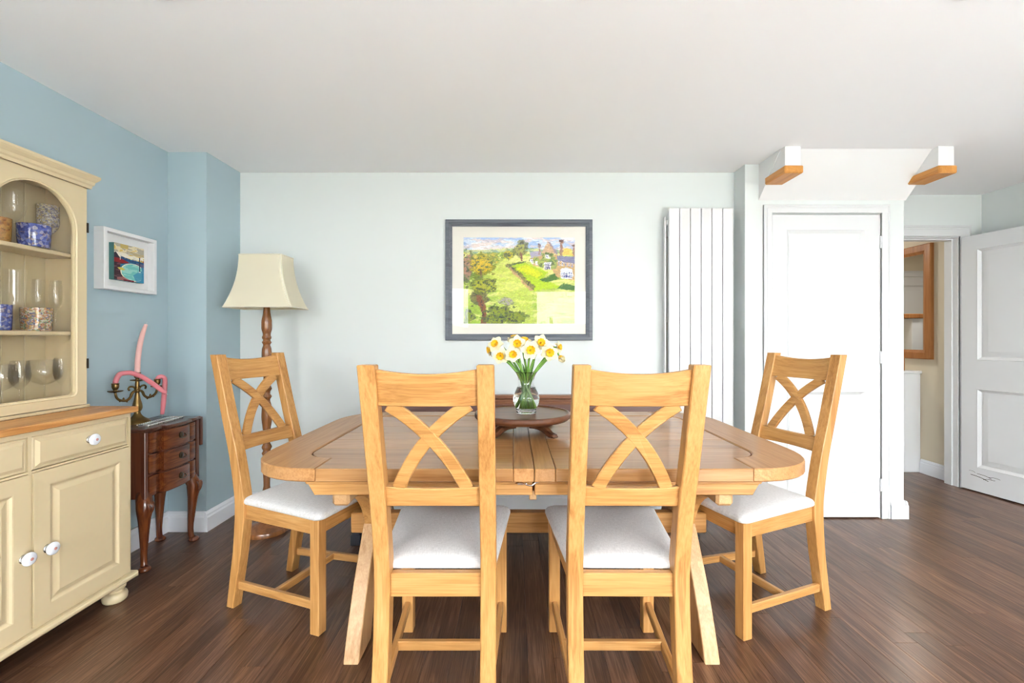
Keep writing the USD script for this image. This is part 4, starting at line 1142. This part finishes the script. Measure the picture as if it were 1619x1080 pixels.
def knob(parent, y, z, x=XF + .0):
    k = on_left(lathe(spline_profile([(0, 0), (.010, 0), (.009, .008), (.009, .011), (.019, .015), (.0235, .020), (.0235, .024), (.019, .029), (.008, .0315), (0, .032)], 30), 24), 0)
    k.apply_translation((x, y, z))
    kb = obj('knob', k, 'porcelain', parent, True, label='white porcelain knob')
    r = on_left(lathe([(.0105, 0), (.0155, 0), (.0155, .004), (.0105, .005)], 20), 0); r.apply_translation((x, y, z))
    r2 = on_left(lathe([(0, .0305), (.006, .0305), (.0055, .0326), (0, .0328)], 10), 0); r2.apply_translation((x, y, z))
    return r, r2


cr = [(0, -.012), (0, .004), (.004, .008), (.008, .008)]
for (a, b) in ((DM + .008, DY1 - .014), (DY0 + .014, DM - .008)):
    dr = obj('drawer', on_left(ring_loft(a, b, .692, .813, [(0, -.014), (0, .000), (.004, .003), (.010, .003), (.022, .010), (.026, .010)], cap=True), XF - .008), 'dresser_cream', t, False)
    r, r2 = knob(dr, (a + b) / 2 + .012, .757, XF + .002)
    obj('knob_ring', r, 'chrome', dr, True); obj('rose_print', r2, 'rose_print', dr, True)
    right = a > DM
    za, zb = .120, .681
    do = on_left(board(a, b, za, zb, [rect(a + .055, b - .05, za + .055, zb - .055)], .018), XF - .014)
    pn = on_left(ring_loft(a + .055, b - .05, za + .055, zb - .055, [(0, .0), (.004, -.001), (.010, -.006), (.014, -.008), (.018, -.008), (.036, -.001), (.040, -.001)], cap=True), XF + .004)
    dd = obj('door', do, 'dresser_cream', t, False)
    obj('door_panel', pn, 'dresser_cream', dd, False)
    ky = a + .045 if right else b - .02
    r, r2 = knob(dd, ky, .388, XF + .004)
    obj('knob_ring', r, 'chrome', dd, True); obj('rose_print', r2, 'rose_print', dd, True)
# upper glazed part
XU = -1.927
UY0, UY1, UM = 1.19, 2.005, 1.588
ZU0, ZU1 = .861, 1.862
obj('hutch_side', box(XL + .002, XU - .020, UY1 - .018, UY1, ZU0, ZU1), 'dresser_cream', t, False)
obj('hutch_side', box(XL + .002, XU - .020, UY0, UY0 + .018, ZU0, ZU1), 'dresser_cream', t, False)
obj('hutch_top', box(XL + .002, XU - .020, UY0 + .018, UY1 - .018, ZU1 - .02, ZU1), 'dresser_cream', t, False)
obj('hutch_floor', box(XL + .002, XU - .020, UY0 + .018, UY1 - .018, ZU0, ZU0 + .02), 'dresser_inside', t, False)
nb = 9
yy = np.linspace(UY0 + .018, UY1 - .018, nb + 1)
for k in range(nb):
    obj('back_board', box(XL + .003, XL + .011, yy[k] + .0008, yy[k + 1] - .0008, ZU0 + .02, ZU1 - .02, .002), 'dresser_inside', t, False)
for z in (1.203, 1.548):
    obj('shelf', box(XL + .011, XU - .030, UY0 + .018, UY1 - .018, z - .018, z, .003), 'dresser_cream', t, False)
obj('base_moulding', on_left(loft(rect(UY0 - .004, UY1 + .006, ZU0, ZU0 + .014), [(0, 0), (0, .184), (.003, .189)]), XL), 'dresser_cream', t, False)
cp = [(0, 1.850), (.010, 1.850), (.012, 1.862), (.018, 1.868), (.020, 1.880), (.032, 1.892), (.036, 1.898), (.036, 1.908), (0, 1.908)]
cm = []
for i in range(len(cp) - 1):
    pass
ch_ = []
for k, (d_, z) in enumerate(cp):
    ch_ += [(XL + .001, UY0 - d_, z), (XU + d_, UY0 - d_, z), (XU + d_, UY1 + d_ * .7, z), (XL + .001, UY1 + d_ * .7, z)]
f = []
for k in range(len(cp) - 1):
    for j in range(3):
        a, b = 4 * k + j, 4 * k + j + 1
        f += [(a, b, b + 4), (a, b + 4, a + 4)]
a = 4 * (len(cp) - 2); f += [(a, a + 1, a + 2), (a, a + 2, a + 3)]
obj('cornice', tm(ch_, f), 'dresser_cream', t, False)
for right, (a, b) in ((True, (UM, UY1 - .006)), (False, (UY0 + .006, UM - .004))):
    g0, g1 = (1.634, 1.946) if right else (UY0 + .055, UM - .05)
    gc, gr = (g0 + g1) / 2, (g1 - g0) / 2
    zb, zs = .926, 1.648
    arch = [(gc + gr * math.cos(q), zs + gr * math.sin(q)) for q in np.linspace(0, np.pi, 33)]
    rb = .016
    bl = [(g0 + rb - rb * math.cos(q), zb + rb - rb * math.sin(q)) for q in np.linspace(0, np.pi / 2, 6)]
    br = [(g1 - rb + rb * math.sin(q), zb + rb - rb * math.cos(q)) for q in np.linspace(0, np.pi / 2, 6)]
    hole = arch + bl + br
    dm = on_left(board(a, b, .878, 1.848, [hole], .019), XU - .019)
    dd = obj('glazed_door', dm, 'dresser_cream', t, False)
    hp = np.array(hole + hole[:1])
    if area2(hole) < 0:
        hole = hole[::-1]
    bead = loft(hole, [(0, .012), (-.004, .0195), (-.009, .0215), (-.012, .019)], False, False)
    obj('bead', on_left(bead, XU - .019), 'dresser_cream', dd, 60)
    obj('glass', on_left(tm(*(lambda vf: (np.column_stack([vf[0][:, :2], np.full(len(vf[0]), .008)]), vf[1]))(tri_poly(mitre(hole, -.003)))), XU - .019), 'cabinet_glass', dd, False)
    if right:
        for z in (1.672, 1.060):
            obj('hinge', cat([lathe([(0, -.022), (.004, -.022), (.004, .022), (0, .022)], 10, (XU + .002, UY1 - .004, z)), box(XU - .012, XU + .001, UY1 - .006, UY1 + .001, z - .02, z + .02)]), 'hinge_dark', dd, label='dark metal hinge')


# glassware in the dresser
def stemware(px, z, h, rb, bowl_h, label, mat='drink_glass', X=-2.02, rim=.85, foot=.03, name='wine_glass', c='glass', grp=None):
    Y = -X * F / (CX - px)
    t = thing(name, label, c, (X, Y, z), 0, grp)
    z0 = h - bowl_h
    o = spline_profile([(.0045, z0 - .004), (rb * .55, z0 + bowl_h * .08), (rb * .93, z0 + bowl_h * .3), (rb, z0 + bowl_h * .48), (rb * (1 + rim) / 2, z0 + bowl_h * .8), (rb * rim, h)], 30)
    prof = np.vstack([[(.0, z0 - .004)], o, [o[-1] - [.0012, 0]]])
    obj('bowl', lathe(prof, 28, (X, Y, z)), mat, t, True)
    obj('stem', lathe([(.0045, z0 - .003), (.0032, z0 - .015), (.003, .02), (.005, .008), (foot * .5, .004)][::-1], 12, (X, Y, z)), 'drink_glass', t, True)
    obj('foot', lathe([(0, 0), (foot, 0), (foot, .0015), (foot * .5, .004), (0, .0045)], 24, (X, Y, z)), 'drink_glass', t, True)


def tumbler(px, z, h, r, label, mat, X=-2.02, name='tumbler'):
    Y = -X * F / (CX - px)
    t = thing(name, label, 'glass', (X, Y, z), 0)
    obj('body', lathe([(0, 0), (r * .86, 0), (r * .92, .004), (r * .98, h * .5), (r, h - .001), (r - .001, h), (r - .003, h - .001), (r - .004, h * .5), (r * .86 - .003, .008), (0, .007)], 36, (X, Y, z)), mat, t, 50)


Z1, Z2, Z3 = .881, 1.2035, 1.5485
stemware(22, Z3, .225, .036, .125, 'tall clear wine glass on the top shelf, left of the blue tumbler')
stemware(76, Z3, .205, .037, .125, 'speckled glass goblet on the top shelf behind the blue tumbler', 'speckled_clear', rim=.98, name='goblet', X=-2.04)
tumbler(54, Z3, .092, .052, 'mottled blue glass tumbler on the top shelf', 'mottled_blue', X=-1.985)
tumbler(-2, Z3, .100, .036, 'amber glass tumbler at the left of the top shelf', 'amber_glass', X=-2.03)
tumbler(-1, Z2, .102, .036, 'blue mottled glass tumbler at the left of the middle shelf', 'mottled_blue')
tumbler(58, Z2, .096, .050, 'multicoloured flecked glass tumbler on the middle shelf', 'confetti_glass', X=-1.99)
stemware(22, Z2, .245, .035, .20, 'tall clear flared glass on the middle shelf beside the blue tumbler', rim=1.05, name='tall_glass', foot=.034, X=-2.0)
stemware(60, Z2, .225, .022, .135, 'champagne flute on the middle shelf behind the flecked tumbler', name='champagne_flute', X=-2.06)
stemware(88, Z2, .225, .023, .135, 'champagne flute at the right of the middle shelf', name='champagne_flute', X=-2.02)
stemware(3, Z1, .19, .046, .10, 'rounded wine glass at the left of the bottom shelf', X=-2.0)
stemware(31, Z1, .20, .033, .115, 'clear wine glass on the bottom shelf, left of the balloon glass', X=-2.03)
stemware(70, Z1, .20, .060, .105, 'large balloon gin glass on the bottom shelf', name='balloon_glass', X=-2.02, foot=.036, rim=.80)
stemware(97, Z1, .205, .028, .115, 'clear wine glass at the right of the bottom shelf', X=-2.03)

# ------------------------------------------------------------------ small serpentine chest
t = thing('small_chest', 'small mahogany chest of three drawers on curved legs in the blue corner', 'chest', (-1.97, 2.41, 0))
YCN = 2.405


def front(y):
    d = np.abs(np.asarray(y) - YCN)
    lob = -1.850 + .010 * np.sin(np.clip((d - .10) / .075, 0, 1) * np.pi)
    cen = -1.836 + .020 * np.sqrt(np.clip(1 - (d / .105) ** 2, 0, 1))
    return np.where(d < .0925, cen, lob)


ys = np.concatenate([np.linspace(2.218, YCN - .0926, 9), np.linspace(YCN - .0924, YCN + .0924, 17), np.linspace(YCN + .0926, 2.592, 9)])


def plan(off, y0=None, y1=None, back=XL + .02):
    q = ys if y0 is None else ys[(ys >= y0) & (ys <= y1)]
    fr = np.column_stack([front(q) + off, q])
    return np.vstack([[(back, q[0])], fr, [(back, q[-1])]])


obj('case', (lambda m: (m.apply_translation((0, 0, .365)), m)[1])(ext(plan(-.012), .335, 0)), 'walnut_case', t, 30)
tp = plan(.014); tp[tp[:, 1] < YCN - .18, 1] -= .012; tp[tp[:, 1] > YCN + .18, 1] += .012
obj('top', (lambda m: (m.apply_translation((0, 0, .700)), m)[1])(ext(tp, .018, .005)), 'walnut_top', t, 30)
for s in (-1, 1):
    yc = YCN + s * .181
    obj('corner_post', box(-1.866, -1.843, yc - .011, yc + .011, .365, .700, .003), 'walnut_case', t, False)
for k in range(3):
    za = .372 + k * .110
    q = ys[(ys > 2.238) & (ys < 2.572)]
    fr = np.column_stack([front(q), q]); bk = np.column_stack([front(q) - .014, q])[::-1]
    dr = obj('drawer', (lambda m: (m.apply_translation((0, 0, za)), m)[1])(ext(np.vstack([fr, bk]), .100, .002)), 'mahogany_y', t, 30)
    x = -1.814; z = za + .055
    hb = cat([on_left(lathe([(0, 0), (.017, 0), (.015, .003), (.006, .005), (0, .005)], 16), x)])
    hb.apply_translation((0, YCN + .012, z))
    bail = tube([(x + .006, YCN - .006, z + .006), (x + .013, YCN - .008, z - .006), (x + .014, YCN + .012, z - .014), (x + .013, YCN + .032, z - .006), (x + .006, YCN + .030, z + .006)], .0022, 6, smooth=16)
    obj('handle', cat([hb, bail]), 'dark_brass', dr, True, label='dark brass drop handle')
for (x, y, ox, oy) in ((-1.872, 2.242, .012, -.010), (-1.872, 2.568, .012, .010), (-2.055, 2.242, 0, -.008), (-2.055, 2.568, 0, .008)):
    lg = tube([(x - .004, y, .40), (x, y, .365), (x + ox * .9, y + oy * .9, .325), (x + ox * .6, y + oy * .6, .25), (x + ox * .1, y + oy * .1, .14), (x - ox * .1, y - oy * .1, .07), (x + ox * .2, y + oy * .2, .028), (x + ox * .5, y + oy * .5, .018)], [.026, .034, .035, .026, .018, .0145, .0145, .017], 16, smooth=30)
    pad = lathe(spline_profile([(0, 0), (.022, 0), (.028, .006), (.026, .014), (.017, .022), (0, .024)], 16), 20, (x + ox * .9, y + oy * .9, 0))
    obj('leg', cat([lg, pad]), 'mahogany_z', t, True)
    if ox:
        sc = [tube([(x + ox + .028, y + oy + e, .345), (x + ox + .033, y + oy + e * .8, .325), (x + ox + .026, y + oy + e * .4, .285)], [.003, .005, .002], 6, smooth=8) for e in (-.018, -.009, 0, .009, .018)]
        obj('carving', cat(sc), 'mahogany_z', t, True)
m = box(XL + .025, -1.838, 2.604, 2.622, .545, .712, .005)
obj('drop_leaf', m, 'walnut_case', t, False)

# silver tray on the chest
ca, cb = at(220, 672, 2.29), at(289, 661, 2.52)
t_ = .7182
p0, p1 = np.array([-1.905, 2.275, t_]), np.array([-1.925, 2.545, t_])
tray = ext(rrect(-.135, .135, -.030, .030, .012, 4), .004, .001)
t = thing('silver_tray', 'narrow pierced silver tray lying on the small chest', 'tray', ((p0 + p1) / 2), math.radians(95))
obj('dish', tray, 'tray_silver', t, False, local=True)
rp = np.array([(x, y, .006) for x, y in rrect(-.135, .135, -.030, .030, .012, 5)]); rp = np.vstack([rp, rp[:2]])
obj('rim', tube(rp, .003, 6, cap=False), 'silver', t, True, local=True)
bd = []
for k in range(0, 34):
    q = rp[int(k * (len(rp) - 2) / 34)]
for x in np.linspace(-.13, .13, 19):
    for y in (-.033, .033):
        s_ = trimesh.creation.icosphere(1, .004); s_.apply_translation((x, y, .008)); bd.append(s_)
obj('beading', cat(bd), 'silver', t, True, local=True, kind='stuff')

# candelabra and its three warped candles
CC = np.array([-2.018, 2.375]); cz = .718
t = thing('candelabra', 'old brass three branch candelabra on the small chest', 'candelabra', (*CC, cz))
obj('base', lathe(spline_profile([(0, 0), (.058, 0), (.060, .006), (.054, .014), (.048, .020), (.034, .028), (.022, .040), (.014, .055), (.012, .066), (0, .066)], 40), 36, (*CC, cz)), 'old_brass', t, 40)
obj('stem', lathe(spline_profile([(0, .06), (.014, .064), (.019, .072), (.022, .085), (.021, .098), (.015, .125), (.011, .150), (.009, .165), (.015, .172), (.015, .178), (.009, .184), (.010, .200), (.009, .225), (.012, .232), (0, .234)], 60), 24, (*CC, cz)), 'old_brass', t, 40)


def cup(cx, cy, z):
    return cat([lathe(spline_profile([(0, 0), (.030, .004), (.032, .008), (.010, .006), (.008, .012), (.012, .018), (.015, .030), (.015, .042), (.017, .046), (.013, .047), (.012, .022), (0, .020)], 44), 22, (cx, cy, z))])


dirv = np.array([math.cos(math.radians(86)), math.sin(math.radians(86))])
armr = .122
obj('candle_cup', cup(*CC, cz + .226), 'old_brass', t, 40)
cups = []
for s in (-1, 1):
    e = np.array([*(CC + s * dirv * armr), cz + .180])
    b = np.array([*CC, cz])
    dd = np.array([*(s * dirv), 0])
    pts = [b + dd * .008 + (0, 0, .175), b + dd * .030 + (0, 0, .165), b + dd * .040 + (0, 0, .145), b + dd * .065 + (0, 0, .130), b + dd * .100 + (0, 0, .138), b + dd * .118 + (0, 0, .158), e]
    cz2 = [b + dd * .010 + (0, 0, .178), b + dd * .022 + (0, 0, .196), b + dd * .040 + (0, 0, .200), b + dd * .052 + (0, 0, .190), b + dd * .046 + (0, 0, .182)]
    lf = [trimesh.creation.icosphere(1, .006) for _ in range(4)]
    for q, w_ in zip(lf, (.045, .06, .078, .098)):
        q.vertices *= [.8, .8, 1.4]; q.apply_translation(b + dd * w_ + (0, 0, .140 if w_ < .09 else .147) + (np.array((0, 0, -.012)) if w_ in (.06, .098) else 0))
    obj('arm', cat([tube(pts, [.006, .0065, .006, .0065, .006, .0055, .005], 10, smooth=30), tube(cz2, [.004, .0045, .005, .004, .005], 8, smooth=16)] + lf), 'old_brass', t, True)
    obj('candle_cup', cup(e[0], e[1], e[2]), 'old_brass', t, 40)
    cups.append(e)


def candle(label, pts, mat, rs):
    t = thing('candle', label, 'candle', pts[0], 0)
    P = np.array(pts)
    obj('wax', tube(P, rs, 14, smooth=50), mat, t, True)
    d_ = P[-1] - P[-2]; d_ = d_ / np.linalg.norm(d_)
    obj('wick', tube([P[-1] - d_ * .002, P[-1] + d_ * .012], .0011, 6), 'wick', t, True)


YQ = 2.375
zc = cz + .226 + .018
b = np.array([CC[0], CC[1], zc])
candle('upright pale pink candle leaning in the middle cup of the candelabra', [b, at(217.5, 575, YQ), at(219.5, 555, YQ), at(224, 533, YQ), at(231, 513, YQ)], 'pale_pink_wax', [.0125, .0125, .0125, .0115, .008])
e = cups[0] + (0, 0, .022)
q = lambda px, py, Y: at(px, py, Y)
candle('melted pink candle arching from the left cup across the candelabra', [e, e + (0, 0, .022), q(191, 591, 2.270), q(203, 589.5, 2.305), q(218, 593, 2.342), q(236, 603, 2.385), q(254, 616, 2.425), q(262.5, 622, 2.44)], 'pink_wax', [.011, .0118, .0122, .0122, .0122, .0122, .0118, .009])
e = cups[1] + (0, 0, .022)
candle('drooping pink candle hanging down from the right cup of the candelabra', [e, e + (.001, .001, .026), e + (.012, .010, .038), e + (.024, .020, .028), q(260, 616, 2.50), q(258.5, 635, 2.50), q(256.5, 655, 2.50)], 'pink_wax', [.011, .0115, .0118, .0118, .0122, .0122, .009])
